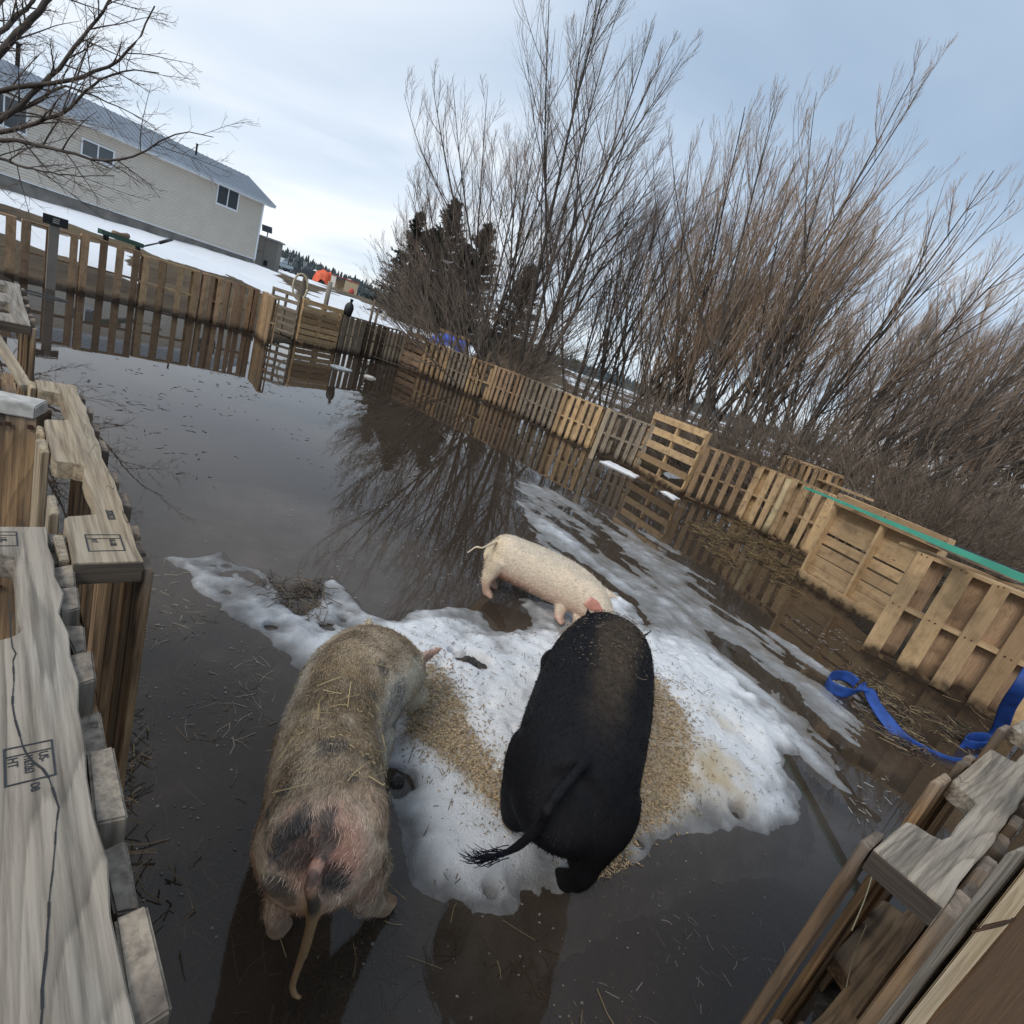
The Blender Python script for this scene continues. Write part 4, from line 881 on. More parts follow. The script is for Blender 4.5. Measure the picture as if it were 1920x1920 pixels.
plant_ = [('trunk', V1, F1, B_GRY), ('branches', V2, F2, B_GRY), ('crown', V3, F3, T_GRY)]
for nm, V, Fq, mt_ in plant_: link(nm, mesh_np(nm, V-off, Fq), mt_, rt)

# ------------------------------------------------------------------ distant hill and its forest
ang_ = np.linspace(R_(-75), R_(75), 180); rr_ = np.array([150, 230, 300, 380, 460, 560, 700])
AA, RRR = np.meshgrid(ang_, rr_)
hx, hy = RRR*np.sin(AA), RRR*np.cos(AA)
prof_ = .55*np.interp(np.degrees(AA), [-75, -40, -32, -26, -18, -10, 0, 20, 75], [30, 27, 24, 21, 13, 8, 5, 4, 5])
hz_ = 1.0+prof_*sst(200, 470, RRR)*(.8+.4*fbm(hx*.012, hy*.012, 3, 130))-prof_*.6*sst(500, 700, RRR)
hz_[0] = -2
M_HILL = plain('hill_floor', (.10, .105, .10), .95, var=.35, scale=.03)
tag(link('hills', mesh_np('hills', np.stack([hx, hy, hz_], -1).reshape(-1, 3), grid_faces(*hx.shape)), M_HILL), kind='structure')
g = np.random.default_rng(77); n = 5200
az = R_(-60)+g.random(n)*R_(100); rd = g.uniform(190, 520, n); x, y = rd*np.sin(az), rd*np.cos(az)
pr = .55*np.interp(np.degrees(az), [-75, -40, -32, -26, -18, -10, 0, 20, 75], [30, 27, 24, 21, 13, 8, 5, 4, 5])
z = 1.0+pr*sst(200, 470, rd)*(.8+.4*fbm(x*.012, y*.012, 3, 130))-pr*.6*sst(500, 700, rd)-.3
h = g.uniform(2.2, 5, n)*np.where(g.random(n) < .05, 1.7, 1); rad = h*g.uniform(.16, .24, n)
ks = 7; th = np.arange(ks)*2*np.pi/ks
Vs = [];
for lv, (zf, rf) in enumerate([(.05, 1.), (.35, .55), (.33, .85), (.65, .35), (.62, .55), (1., .0)]):
    jit = 1+g.normal(0, .18, (n, ks)); Vs.append(np.stack([x[:, None]+rad[:, None]*rf*jit*np.cos(th), y[:, None]+rad[:, None]*rf*jit*np.sin(th), (z+h*zf)[:, None]+0*th], -1))
Vs = np.stack(Vs, 1); I = np.arange(n*6*ks).reshape(n, 6, ks); Fs = []
for a_, b_ in ((0, 1), (2, 3), (4, 5)): Fs.append(np.stack([I[:, a_], np.roll(I[:, a_], -1, 1), np.roll(I[:, b_], -1, 1), I[:, b_]], -1).reshape(-1, 4))
tag(link('distant_forest', mesh_np('distant_forest', Vs.reshape(-1, 3), np.concatenate(Fs), False), bark('far_spruce', (.055, .07, .075), .35)), kind='stuff')  # distance haze put into the blue-grey tree colour

# ------------------------------------------------------------------ pigs
def crom(P, n):
    P = np.asarray(P, float); P = np.concatenate([2*P[:1]-P[1:2], P, 2*P[-1:]-P[-2:-1]]); m = len(P)-3
    out = []
    for s in np.linspace(0, m-1e-6, n):
        i = int(s); u = s-i; a, b, c, d = P[i:i+4]
        out.append(.5*((2*b)+(-a+c)*u+(2*a-5*b+4*c-d)*u*u+(-a+3*b-3*c+d)*u**3))
    return np.array(out)
def close_rings(Rg):
    n, k, _ = Rg.shape; I = np.arange(n*k).reshape(n, k)
    Fq = np.stack([I[:-1], np.roll(I[:-1], -1, 1), np.roll(I[1:], -1, 1), I[1:]], -1).reshape(-1, 4).tolist()
    V = np.concatenate([Rg.reshape(-1, 3), Rg[0].mean(0)[None], Rg[-1].mean(0)[None]])
    for j in range(k): Fq += [[I[0, (j+1) % k], I[0, j], n*k], [I[-1, j], I[-1, (j+1) % k], n*k+1]]
    return V, Fq
def body_loft(sp, n=46, k=28):
    Q = crom(sp, n); C, hw, hu, hd = Q[:, :3], np.maximum(Q[:, 3], .01), np.maximum(Q[:, 4], .01), np.maximum(Q[:, 5], .01)
    T = norm(np.gradient(C, axis=0)); Lt = norm(np.cross(T, [0, 0, 1.])); Up = np.cross(Lt, T)
    th = np.linspace(0, 2*np.pi, k, endpoint=False); c, s = np.cos(th), np.sin(th)
    cs, ss = np.sign(c)*np.abs(c)**.88, np.sign(s)*np.abs(s)**.88
    Rg = C[:, None]+Lt[:, None]*(hw[:, None]*cs)[..., None]+Up[:, None]*(np.where(ss > 0, hu[:, None], hd[:, None])*ss)[..., None]
    return Rg, C, T
def limb_loft(pts, k=14, n=16, sq=1.):
    Q = crom(pts, n); C, r = Q[:, :3], np.maximum(Q[:, 3], .006)
    T = norm(np.gradient(C, axis=0)); ref = np.where(np.abs(T[:, 2:3]) > .8, np.array([1., 0, 0]), np.array([0, 0, 1.]))
    A = norm(np.cross(T, ref)); B = np.cross(T, A); th = np.linspace(0, 2*np.pi, k, endpoint=False)
    return C[:, None]+r[:, None, None]*(A[:, None]*np.cos(th)[None, :, None]+B[:, None]*np.sin(th)[None, :, None]*sq)
def ear_loft(base, tip, wvec, w, th=.011, cup=.02):
    base, tip, wv_ = np.array(base), np.array(tip), norm(np.array(wvec, float)); ax = tip-base; nrm = norm(np.cross(ax, wv_)); out = []
    for u in np.linspace(-.15, 1, 10):
        ww = w*(1-.9*max(0, u)**1.6)*(.75+.25*min(1, max(0, u)*4)); c = base+ax*u
        a = np.linspace(0, 2*np.pi, 14, endpoint=False)
        out.append(np.array([c+wv_*ww*np.cos(t_)+nrm*(th*np.sin(t_)*(1-.35*max(0, u))-cup*np.cos(t_)**2*(1-u)) for t_ in a]))
    return np.array(out)
def hoof(p, d, r=.026):
    """two toes"""
    d = norm(np.array([d[0], d[1], 0.])); s_ = np.array([-d[1], d[0], 0]); out = []
    for q in (-1, 1):
        b_ = np.array(p)+s_*q*r*.55
        out.append(limb_loft([(*(b_+[0, 0, .028]), r*.7), (*(b_+d*.012+[0, 0, .010]), r*.72), (*(b_+d*.034+[0, 0, -.006]), r*.5), (*(b_+d*.046+[0, 0, -.014]), r*.22)], 10, 8))
    return out
def pig(name, label, spine, legs, ears, tail, voxel=.0075, rx=()):
    Rg, C, T = body_loft(spine); parts = [Rg]+[limb_loft(q, 18, 14) for q in rx]; rx = ()
    for L_ in legs:
        parts.append(limb_loft(L_)); parts += hoof(L_[-1][:3], np.array(L_[-1][:2])-np.array(L_[-2][:2])+T[20][:2]*.05)
    parts += [ear_loft(*e) for e in ears]+[limb_loft(tail, 10, 26)]+list(rx)
    # snout disc
    V, Fq, n0 = [], [], 0
    for r in parts:
        v, f = close_rings(r); V.append(v); Fq += [[i+n0 for i in q] for q in f]; n0 += len(v)
    me = bpy.data.meshes.new('tmp'); me.from_pydata(np.concatenate(V).tolist(), [], Fq)
    bm = bmesh.new(); bm.from_mesh(me); bmesh.ops.recalc_face_normals(bm, faces=bm.faces); bm.to_mesh(me); bm.free()
    ob = bpy.data.objects.new('tmp', me); COL.objects.link(ob)
    md = ob.modifiers.new('r', 'REMESH'); md.mode = 'VOXEL'; md.voxel_size = voxel; md.adaptivity = 0
    ms = ob.modifiers.new('s', 'SMOOTH'); ms.factor = .5; ms.iterations = 18
    me2 = bpy.data.meshes.new_from_object(ob.evaluated_get(bpy.context.evaluated_depsgraph_get())); bpy.data.objects.remove(ob)
    bm = bmesh.new(); bm.from_mesh(me2); bmesh.ops.recalc_face_normals(bm, faces=bm.faces); bm.to_mesh(me2); bm.free()
    me2.name = name; me2.polygons.foreach_set('use_smooth', [True]*len(me2.polygons)); me2.update()
    o_ = link(name, me2, None); tag(o_, label, 'pig', 'pigs feeding on the snow bank')
    n = len(me2.vertices); co = np.empty(n*3, np.float32); me2.vertices.foreach_get('co', co); co = co.reshape(-1, 3).astype(float)
    nr = np.empty(n*3, np.float32); me2.vertices.foreach_get('normal', nr); nr = nr.reshape(-1, 3).astype(float)
    d2 = ((co[:, None, :]-C[None, :, :])**2).sum(-1); ix = d2.argmin(1); u = ix/(len(C)-1)
    Lt = norm(np.cross(T, [0, 0, 1.])); lat = ((co-C[ix])*Lt[ix]).sum(-1)
    global LASTSP, LASTCO
    LASTSP = (C, T, Lt); LASTCO = co
    return o_, co, nr, u, lat, T[ix]
def n3(co, s, seed):            # cheap 3d noise from three planes
    return (fbm(co[:, 0]*s+co[:, 2]*s*.7, co[:, 1]*s-co[:, 2]*s*.4, 4, seed)+fbm(co[:, 1]*s+3, co[:, 2]*s+7, 4, seed+9))/2
def setcol(o_, col):
    # eyes and nostrils
    C_, T_, L_ = LASTSP
    for iu, dl, du, rad in ((.76, 1, .35, .011), (.76, -1, .35, .011), (.985, .28, .25, .009), (.985, -.28, .25, .009)):
        k_ = int(iu*(len(C_)-1)); p_ = C_[k_]+L_[k_]*dl*.11*(1 if abs(dl) == 1 else .5)+np.cross(L_[k_], T_[k_])*du*.07+T_[k_]*(.02 if abs(dl) < 1 else 0); v_ = LASTCO[np.linalg.norm(LASTCO-p_, axis=1).argmin()]
        col = mixa(col, (.012, .010, .010), sst(rad*1.2, rad*.8, np.linalg.norm(LASTCO-v_, axis=1)))
    at_ = o_.data.attributes.new('col', 'FLOAT_COLOR', 'POINT'); at_.data.foreach_set('color', np.c_[np.clip(col, 0, 1), np.ones(len(col))].astype(np.float32).ravel())
def skinmat(name, rough=.7, spec=.25, sheen=0., bump=.4):
    m, t, b, o = newmat(name); a = N(t, 'ShaderNodeAttribute', attribute_name='col'); c = N(t, 'ShaderNodeTexCoord')
    n = N(t, 'ShaderNodeTexNoise', i_Scale=90.0, i_Detail=4.0, i_Roughness=.7); t.links.new(c.outputs['Object'], n.inputs[0])
    r = ramp(t, [(.3, (.78, .78, .78)), (.7, (1.2, 1.2, 1.2))]); t.links.new(n.outputs[0], r.inputs[0])
    t.links.new(mixc(t, 1.0, a.outputs['Color'], r.outputs[0], 'MULTIPLY'), b.inputs['Base Color'])
    b.inputs['Roughness'].default_value = rough; b.inputs['Specular IOR Level'].default_value = spec
    bu = N(t, 'ShaderNodeBump', i_Strength=bump, i_Distance=.006); t.links.new(n.outputs[0], bu.inputs['Height']); t.links.new(bu.outputs[0], b.inputs['Normal'])
    return m
def hairmat(name, rough=.6, spec=.3):
    m, t, b, o = newmat(name); a = N(t, 'ShaderNodeAttribute', attribute_name='col'); t.links.new(a.outputs['Color'], b.inputs['Base Color'])
    b.inputs['Roughness'].default_value = rough; b.inputs['Specular IOR Level'].default_value = spec; return m
def bristles(o_, co, nr, T, col, n, ln, w, lift=.25, seed=1, mask=None, wild=.35, tip=1.25, mat=None, name='bristles'):
    g = np.random.default_rng(seed)
    me = o_.data; k = len(me.polygons); ar = np.empty(k, np.float32); me.polygons.foreach_get('area', ar)
    ls = np.empty(k, np.int32); me.polygons.foreach_get('loop_start', ls); lv = np.empty(len(me.loops), np.int32); me.loops.foreach_get('vertex_index', lv)
    v0 = lv[ls]; wgt = ar.astype(float)*(1 if mask is None else mask[v0]); wgt /= wgt.sum()
    f = g.choice(k, n, p=wgt); a, b_, c = lv[ls[f]], lv[ls[f]+1], lv[ls[f]+2]
    r1, r2 = g.random((n, 1)), g.random((n, 1)); sw = (r1+r2) > 1; r1 = np.where(sw, 1-r1, r1); r2 = np.where(sw, 1-r2, r2)
    p = co[a]*(1-r1-r2)+co[b_]*r1+co[c]*r2; nn = norm(nr[a]); Tn = T[a]
    fl = -Tn+np.array([0, 0, -.45]); fl = fl-(fl*nn).sum(-1, keepdims=True)*nn; fl = norm(norm(fl)+g.normal(0, wild, (n, 3)))
    sm = fbm(p[:, 0]*14, p[:, 1]*14+p[:, 2]*9, 2, seed)[:, None]-.5
    d1 = norm(fl+nn*(lift+.1)+np.cross(nn, fl)*sm*1.6); d2 = norm(fl+nn*(lift-.22)+np.cross(nn, fl)*sm*2.4)
    Ln = ln*g.uniform(.5, 1.25, (n, 1)); sd = norm(np.cross(d1, nn))*w*g.uniform(.6, 1.2, (n, 1))
    q1 = p+d1*Ln*.5; q2 = q1+d2*Ln*.5; p = p-nn*.003
    V = np.stack([p-sd, p+sd, q1+sd*.8, q1-sd*.8, q2], 1).reshape(-1, 3); i = np.arange(n)[:, None]*5
    cc = col[a]*g.uniform(.55, 1.5, (n, 1))
    cc = np.repeat(cc[:, None, :], 5, 1); cc[:, 4] *= tip; cc[:, 2:4] *= 1+(tip-1)*.5
    me3 = mesh_np(name, V, [np.concatenate([i, i+1, i+2, i+3], 1), np.concatenate([i+3, i+2, i+4], 1)], False, dict(col=np.c_[np.clip(cc.reshape(-1, 3), 0, 1), np.ones(5*n)]))
    return link(name, me3, mat, o_)
def near_v(px, py, co, nr):
    """the surface point seen at a place in the photo"""
    r = ray(px, py); r = r/np.linalg.norm(r); q = co-np.array([0, 0, CH]); t_ = q@r; off = np.linalg.norm(q-t_[:, None]*r, axis=1)
    ok = (nr@r) < 0; sc_ = off+t_*.02+np.where(ok, 0, 9); return co[sc_.argmin()]
def mixa(a, b_, w): return a*(1-w[:, None])+np.array(b_)*w[:, None]
def G3(px, py, z): return tuple(G(px, py, z))

# --- spotted pig, nearest on the left
sp = [(-.150, .872, .37, .05, .055, .06), (-.152, .890, .365, .110, .105, .115), (-.174, .96, .352, .138, .142, .150), (-.216, 1.08, .346, .142, .150, .158), (-.268, 1.21, .342, .143, .152, .162), (-.302, 1.35, .342, .146, .160, .170),
      (-.308, 1.48, .345, .168, .170, .175), (-.290, 1.60, .345, .172, .162, .172), (-.255, 1.69, .32, .150, .135, .15), (-.215, 1.765, .26, .112, .10, .11), (-.175, 1.81, .195, .07, .07, .08), (-.13, 1.835, .145, .052, .05, .055), (-.11, 1.845, .125, .045, .042, .045)]
haunch = [[(-.222, 1.05, .43, .06), (-.228, .98, .39, .088), (-.232, .955, .32, .092), (-.222, .975, .25, .068), (-.222, .985, .18, .045)], [(-.125, 1.06, .43, .06), (-.118, .99, .39, .088), (-.108, .97, .32, .092), (-.08, .995, .25, .062), (-.05, 1.01, .18, .042)]]
legs = [[(-.222, 1.0, .28, .075), (-.225, .97, .18, .050), (-.230, .955, .11, .036), (-.228, .972, .045, .030), (-.225, .99, -.012, .030)],
        [(-.075, 1.0, .28, .075), (-.045, 1.02, .17, .050), (-.022, 1.05, .105, .036), (-.002, 1.085, .05, .030), (.016, 1.12, .005, .030)],
        [(-.40, 1.50, .26, .075), (-.41, 1.53, .16, .05), (-.405, 1.55, .10, .034), (-.40, 1.56, .05, .030)],
        [(-.20, 1.46, .26, .075), (-.17, 1.43, .16, .052), (-.155, 1.42, .11, .036), (-.15, 1.425, .06, .030)]]
tl = [(-.149, .885, .42, .017), (*G3(582, 1655, .41), .0165), (*G3(588, 1700, .33), .015), (*G3(577, 1760, .22), .014), (*G3(561, 1810, .13), .0125), (*G3(547, 1850, .07), .011), (*G3(553, 1868, .055), .010), (*G3(572, 1872, .055), .008)]
e1_ = (G3(772, 1252, .36), G3(830, 1214, .40), (.25, -.35, 1), .062)
e2_ = ((-.36, 1.76, .40), (-.40, 1.86, .40), (.3, .2, 1), .04)
o_, co, nr, u, lat, T = pig('pig', 'pale pig with dark grey spots and straw on its dirty brown back', sp, legs, [e1_, e2_], tl, rx=haunch)
top = np.clip(nr[:, 2], 0, 1)
col = np.tile(np.array([.54, .44, .325]), (len(co), 1))*(.75+.5*n3(co, 22, 201))[:, None]
cr_ = near_v(592, 1625, co, nr); cl_ = near_v(560, 1500, co, nr)
pk = np.maximum(sst(.17, .05, np.linalg.norm(co-cr_, axis=1)+(n3(co, 14, 203)-.5)*.12), .6*sst(.30, .08, u)*sst(.40, .6, n3(co, 11, 204)))
col = mixa(col, (.50, .235, .165), pk*.8)
side = sst(.30, .50, u)*sst(1., .86, u)*sst(.80, .40, top)
col = mixa(col, (.58, .545, .48), side*.8)
blu = sst(.49, .57, n3(co, 13, 206))*side; col = mixa(col, (.13, .128, .13), blu*.8)
col = mixa(col, (.66, .59, .46), sst(.50, .62, u)*sst(.85, .5, top)*.85)
mot = sst(.50, .60, n3(co, 17, 216))*sst(.02, .08, u)*sst(.36, .28, u)*sst(.0, .4, nr[:, 2]+.3); col = mixa(col, (.23, .145, .085), mot*.4)
dirt = sst(.40, .62, top*.62+.75*(n3(co, 11, 205)-.3)+.10*sst(.34, .22, u))*sst(.09, .20, u+.10*(n3(co, 12, 207)-.5))*sst(.74, .62, u)*np.maximum(sst(.15, .08, np.abs(lat)+.06*(n3(co, 10, 212)-.5)), sst(.38, .28, u))
fleck = .35+1.3*fbm(co[:, 0]*75, co[:, 1]*75, 3, 208)
col = mixa(col, (.128, .087, .048), dirt*(.50+.48*sst(.40, .58, n3(co, 13, 219))))*np.where(dirt[:, None] > .3, fleck[:, None], 1)
gld = sst(.50, .62, n3(co, 24, 209))*sst(.15, .30, u)*sst(.66, .50, u)*top
col = mixa(col, (.30, .205, .105), gld*.45)
for px, py, r in [(552, 1588, .048), (540, 1560, .03), (612, 1580, .028), (632, 1640, .030), (622, 1655, .02), (505, 1521, .016), (536, 1475, .014), (500, 1562, .018), (664, 1455, .016), (627, 1398, .035), (692, 1425, .022), (585, 1650, .02), (506, 1664, .03), (530, 1680, .025), (720, 1255, .02), (745, 1290, .022), (700, 1300, .02), (575, 1530, .02), (610, 1525, .018)]:
    c_ = near_v(px, py, co, nr); dd = np.linalg.norm(co-c_, axis=1)+(n3(co, 28, 211)-.5)*.06+(n3(co, 80, 213)-.5)*.03
    col = mixa(col, (.062, .056, .054), sst(r*1.25, r*.8, dd)*(.66+.30*fbm(co[:, 0]*60, co[:, 2]*60+co[:, 1]*40, 2, 218)))
col = mixa(col, (.32, .17, .10), sst(.10, .04, co[:, 2])*.5)                                       # muddy feet
tailm = sst(.86, .84, co[:, 1])*sst(.43, .35, co[:, 2])
col = mixa(col, (.30, .185, .085), tailm*.9); 
c_ = near_v(588, 1700, co, nr); col = mixa(col, (.05, .048, .045), sst(.06, .015, np.linalg.norm(co-c_, axis=1)+(n3(co, 40, 215)-.5)*.03)*sst(.87, .85, co[:, 1])*.85)
earm = sst(.075, .05, np.linalg.norm(co-np.array(e1_[0])*.4-np.array(e1_[1])*.6, axis=1)); col = mixa(col, (.56, .30, .24), earm*.85)
setcol(o_, col); M_SKIN = skinmat('pig_skin'); o_.data.materials.append(M_SKIN); M_HAIR = hairmat('pig_bristle')
hc = mixa(col, (.60, .54, .44), (.5*sst(.3, .5, u)*(1-dirt*.85))+.06); hc = mixa(hc, (.36, .275, .175), dirt*.28)
bristles(o_, co, nr, T, hc, 90000, .022, .00095, .13, 3, mask=np.clip(.45+sst(.05, .25, u)*.55, 0, 1)*sst(.06, .16, co[:, 2])*(1-tailm)*(co[:, 1] > .86), mat=M_HAIR, wild=.26, tip=1.3)
SPOT = (o_, co, nr, u)

# --- black pig
sp = [(.392, 1.185, .45, .05, .06, .06), (.396, 1.21, .44, .12, .12, .14), (.415, 1.30, .425, .178, .180, .19), (.445, 1.45, .42, .200, .210, .215), (.478, 1.62, .42, .212, .222, .22), (.515, 1.80, .42, .218, .225, .22),
      (.552, 1.98, .42, .214, .218, .215), (.590, 2.14, .415, .194, .198, .205), (.622, 2.27, .39, .160, .160, .18), (.650, 2.38, .345, .130, .125, .145), (.672, 2.48, .275, .10, .09, .105), (.69, 2.56, .205, .07, .065, .07), (.695, 2.60, .165, .055, .05, .05)]
haunch = [[(.49, 1.42, .52, .09), (.49, 1.34, .45, .13), (.505, 1.295, .37, .13), (.525, 1.285, .28, .085), (.54, 1.285, .20, .050)], [(.385, 1.50, .50, .10), (.365, 1.42, .45, .135), (.345, 1.38, .37, .13), (.328, 1.38, .28, .09), (.32, 1.39, .20, .06)]]
legs = [[(.50, 1.34, .36, .12), (.527, 1.29, .25, .070), (.548, 1.285, .175, .046), (.553, 1.32, .09, .037), (*G3(1056, 1650, .035), .035)],
        [(.33, 1.40, .36, .11), (.32, 1.385, .25, .075), (.325, 1.39, .19, .055), (.335, 1.44, .13, .045), (*G3(966, 1545, .10), .036)],
        [(.43, 2.16, .30, .10), (.42, 2.20, .2, .06), (.42, 2.22, .15, .045), (.42, 2.23, .10, .038)], [(.76, 2.10, .30, .10), (.77, 2.15, .2, .06), (.77, 2.17, .15, .045), (.77, 2.18, .10, .038)]]
tl = [(.415, 1.26, .57, .016), (*G3(1034, 1505, .53), .019), (*G3(1020, 1535, .47), .019), (*G3(998, 1562, .41), .0175), (*G3(972, 1586, .35), .015), (*G3(948, 1599, .31), .012), (*G3(926, 1606, .28), .009)]
eL = (G3(1110, 1186, .52), G3(1101, 1136, .62), (1, .1, 0), .036); eR = (G3(1190, 1206, .48), G3(1224, 1180, .55), (.3, .8, .3), .036)
o_, co, nr, u, lat, T = pig('pig', 'big black pig seen from behind, head down between two heaps of feed', sp, legs, [eL, eR], tl, voxel=.008, rx=haunch)
tc_ = limb_loft(tl, 4, 40).mean(1)[9:]; tdist = np.sqrt(((co[:, None]-tc_[None])**2).sum(-1)).min(1)
top = np.clip(nr[:, 2], 0, 1)
col = np.tile(np.array([.0085, .0086, .0105]), (len(co), 1))
dust = sst(.11, .02, np.abs(lat-.02)+.10*(n3(co, 8, 221)-.5))*sst(.12, .38, u)*sst(.98, .85, u)*sst(.4, .75, top)
col = mixa(col, (.080, .058, .038), dust*.8*(.4+.9*fbm(co[:, 0]*60, co[:, 1]*60, 2, 225))+.03*top*sst(.45, .65, n3(co, 12, 223)))
setcol(o_, col); M_BSK = skinmat('black_pig_skin', .68, .12, bump=.25); o_.data.materials.append(M_BSK)
bristles(o_, co, nr, T, mixa(col, (.03, .029, .030), np.full(len(co), .05)), 46000, .018, .0009, .07, 5, mask=sst(.05, .15, co[:, 2])*(tdist > .032), mat=hairmat('black_bristle', .6, .14), wild=.28, tip=1.15)
# the long hair at the tail's end
g = np.random.default_rng(9); t0, t1, t2 = np.array(G3(955, 1596, .325)), np.array(G3(915, 1607, .27)), np.array(G3(884, 1590, .22)); P = []
for _ in range(44):
    a_ = t0+(t1-t0)*g.random()+g.normal(0, .006, 3); b_ = a_+(t1-t0)*.7+g.normal(0, .006, 3); c_ = b_+(t2-t1)*g.uniform(.3, 1.1)+g.normal(0, .008, 3); P.append([a_, a_*.5+b_*.5+[0, 0, .004], b_, b_*.5+c_*.5+[0, 0, -.004], c_])
V, Fq = tubes([(np.array(P), np.tile(np.array([.0016, .0016, .0014, .0011, .0006]), (44, 1)))], 3)
me = mesh_np('tail_hair', V, Fq, True, dict(col=np.tile([.012, .013, .022, 1], (len(V), 1)))); link('tail_hair', me, bpy.data.materials['black_bristle'], o_)
BLKP = (o_, co, nr, u)

# --- cream pig standing behind
sp = [(-.055, 3.335, .285, .04, .05, .05), (-.040, 3.34, .28, .085, .095, .11), (.03, 3.35, .272, .124, .132, .155), (.16, 3.345, .262, .138, .142, .162), (.30, 3.32, .258, .142, .145, .165), (.43, 3.28, .258, .140, .142, .168),
      (.54, 3.22, .258, .134, .130, .16), (.63, 3.15, .25, .118, .112, .138), (.70, 3.08, .215, .098, .09, .105), (.745, 3.01, .165, .068, .06, .07), (.77, 2.97, .13, .05, .044, .05)]
legs = [[(.02, 3.29, .23, .092), (-.005, 3.255, .15, .055), (-.012, 3.235, .095, .036), (.0, 3.235, .045, .028), (.018, 3.24, .005, .026)],
        [(.03, 3.42, .23, .085), (.02, 3.41, .14, .05), (.01, 3.40, .09, .034), (.02, 3.40, .045, .028), (.03, 3.40, .005, .026)],
        [(.50, 3.20, .22, .07), (.495, 3.165, .15, .048), (.49, 3.14, .10, .036), (.495, 3.12, .055, .028)], [(.60, 3.20, .22, .07), (.61, 3.13, .15, .05), (.615, 3.08, .10, .038), (.62, 3.04, .06, .030)]]
tl = [(-.035, 3.33, .345, .014), (*G3(905, 1027, .36), .009), (*G3(894, 1025, .36), .009), (*G3(884, 1031, .345), .008), (*G3(876, 1037, .33), .008)]
e1_ = (G3(1106, 1128, .36), G3(1133, 1152, .30), (.5, .6, .5), .055); e2_ = ((.70, 3.19, .32), G3(1160, 1122, .33), (.3, .8, .3), .042)
o_, co, nr, u, lat, T = pig('pig', 'smaller cream pig standing sideways behind the black pig, ear flushed pink', sp, legs, [e1_, e2_], tl, voxel=.006)
top = np.clip(nr[:, 2], 0, 1)
col = np.tile(np.array([.64, .53, .405]), (len(co), 1))*(.85+.3*n3(co, 20, 231))[:, None]
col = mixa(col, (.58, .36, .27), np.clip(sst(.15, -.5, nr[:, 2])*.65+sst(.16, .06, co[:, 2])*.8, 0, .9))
col = mixa(col, (.46, .40, .32), sst(.5, .85, top)*sst(.45, .6, n3(co, 9, 233))*.6)
col = mixa(col, (.60, .47, .29), sst(.25, .05, u)*.5)
ec = np.array(e1_[0])*.5+np.array(e1_[1])*.5; col = mixa(col, (.58, .20, .14), sst(.13, .05, np.linalg.norm(co-ec, axis=1)+(n3(co, 20, 235)-.5)*.06)*.85)
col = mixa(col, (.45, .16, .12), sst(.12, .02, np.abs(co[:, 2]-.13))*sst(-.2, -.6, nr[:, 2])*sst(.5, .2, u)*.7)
setcol(o_, col); o_.data.materials.append(M_SKIN)
bristles(o_, co, nr, T, mixa(col, (.70, .61, .47), np.full(len(co), .45)), 15000, .024, .0010, .12, 7, mask=sst(.06, .14, co[:, 2])*(co[:, 0] > -.075)*(1-.8*sst(.1, .06, np.linalg.norm(co-ec, axis=1))), mat=M_HAIR, wild=.30)
# --- chaff and straw lying on the two near backs
def strands(name, P, D, Ln, w, cols, mat, nrm=None, curve=.25, seed=1, kind='stuff', lift=.0):
    g = np.random.default_rng(seed); n = len(P)
    D = norm(D); sd = norm(np.cross(D, np.array([0, 0, 1.]) if nrm is None else nrm)); bend = sd*(g.normal(0, curve, (n, 1))*Ln[:, None])
    C = np.stack([P-D*Ln[:, None]*.5, P+bend*.25+[0, 0, lift], P+D*Ln[:, None]*.5], 1)
    V, Fq = tubes([(C, np.repeat(np.asarray(w)[:, None], 3, 1))], 4)
    cc = np.repeat(cols, 12, 0)
    o2 = link(name, mesh_np(name, V, Fq, False, dict(col=np.c_[cc, np.ones(len(cc))])), mat); tag(o2, kind=kind); return o2
M_STRAW = hairmat('straw', .6, .3)
for (ob, co, nr, u), n, nl, sd_, nm, cm in ((SPOT, 210, 18, 21, 'straw_on_spotted_pig', (.38, .285, .145)), (BLKP, 340, 6, 22, 'chaff_on_black_pig', (.16, .12, .08))):
    g = np.random.default_rng(sd_); w_ = np.clip(nr[:, 2], 0, 1)**2*(sst(.12, .26, u)*sst(.50, .38, u) if sd_ == 21 else sst(.25, .45, u)*sst(.9, .7, u))*(n3(co, 9, sd_)**3); k = g.choice(len(co), n+nl, p=w_/w_.sum())
    d = g.normal(0, 1, (n+nl, 3)); d -= (d*nr[k]).sum(-1, keepdims=True)*nr[k]; Ln = np.r_[g.uniform(.004, .020, n)*g.uniform(.4, 1, n), g.uniform(.04, .12, nl)]
    strands(nm, co[k]+nr[k]*.012, d, Ln, np.r_[g.uniform(.0006, .0013, n), np.full(nl, .0013)], np.array(cm)*g.uniform(.6, 1.5, (n+nl, 1)), M_STRAW, nr[k], .2, sd_)

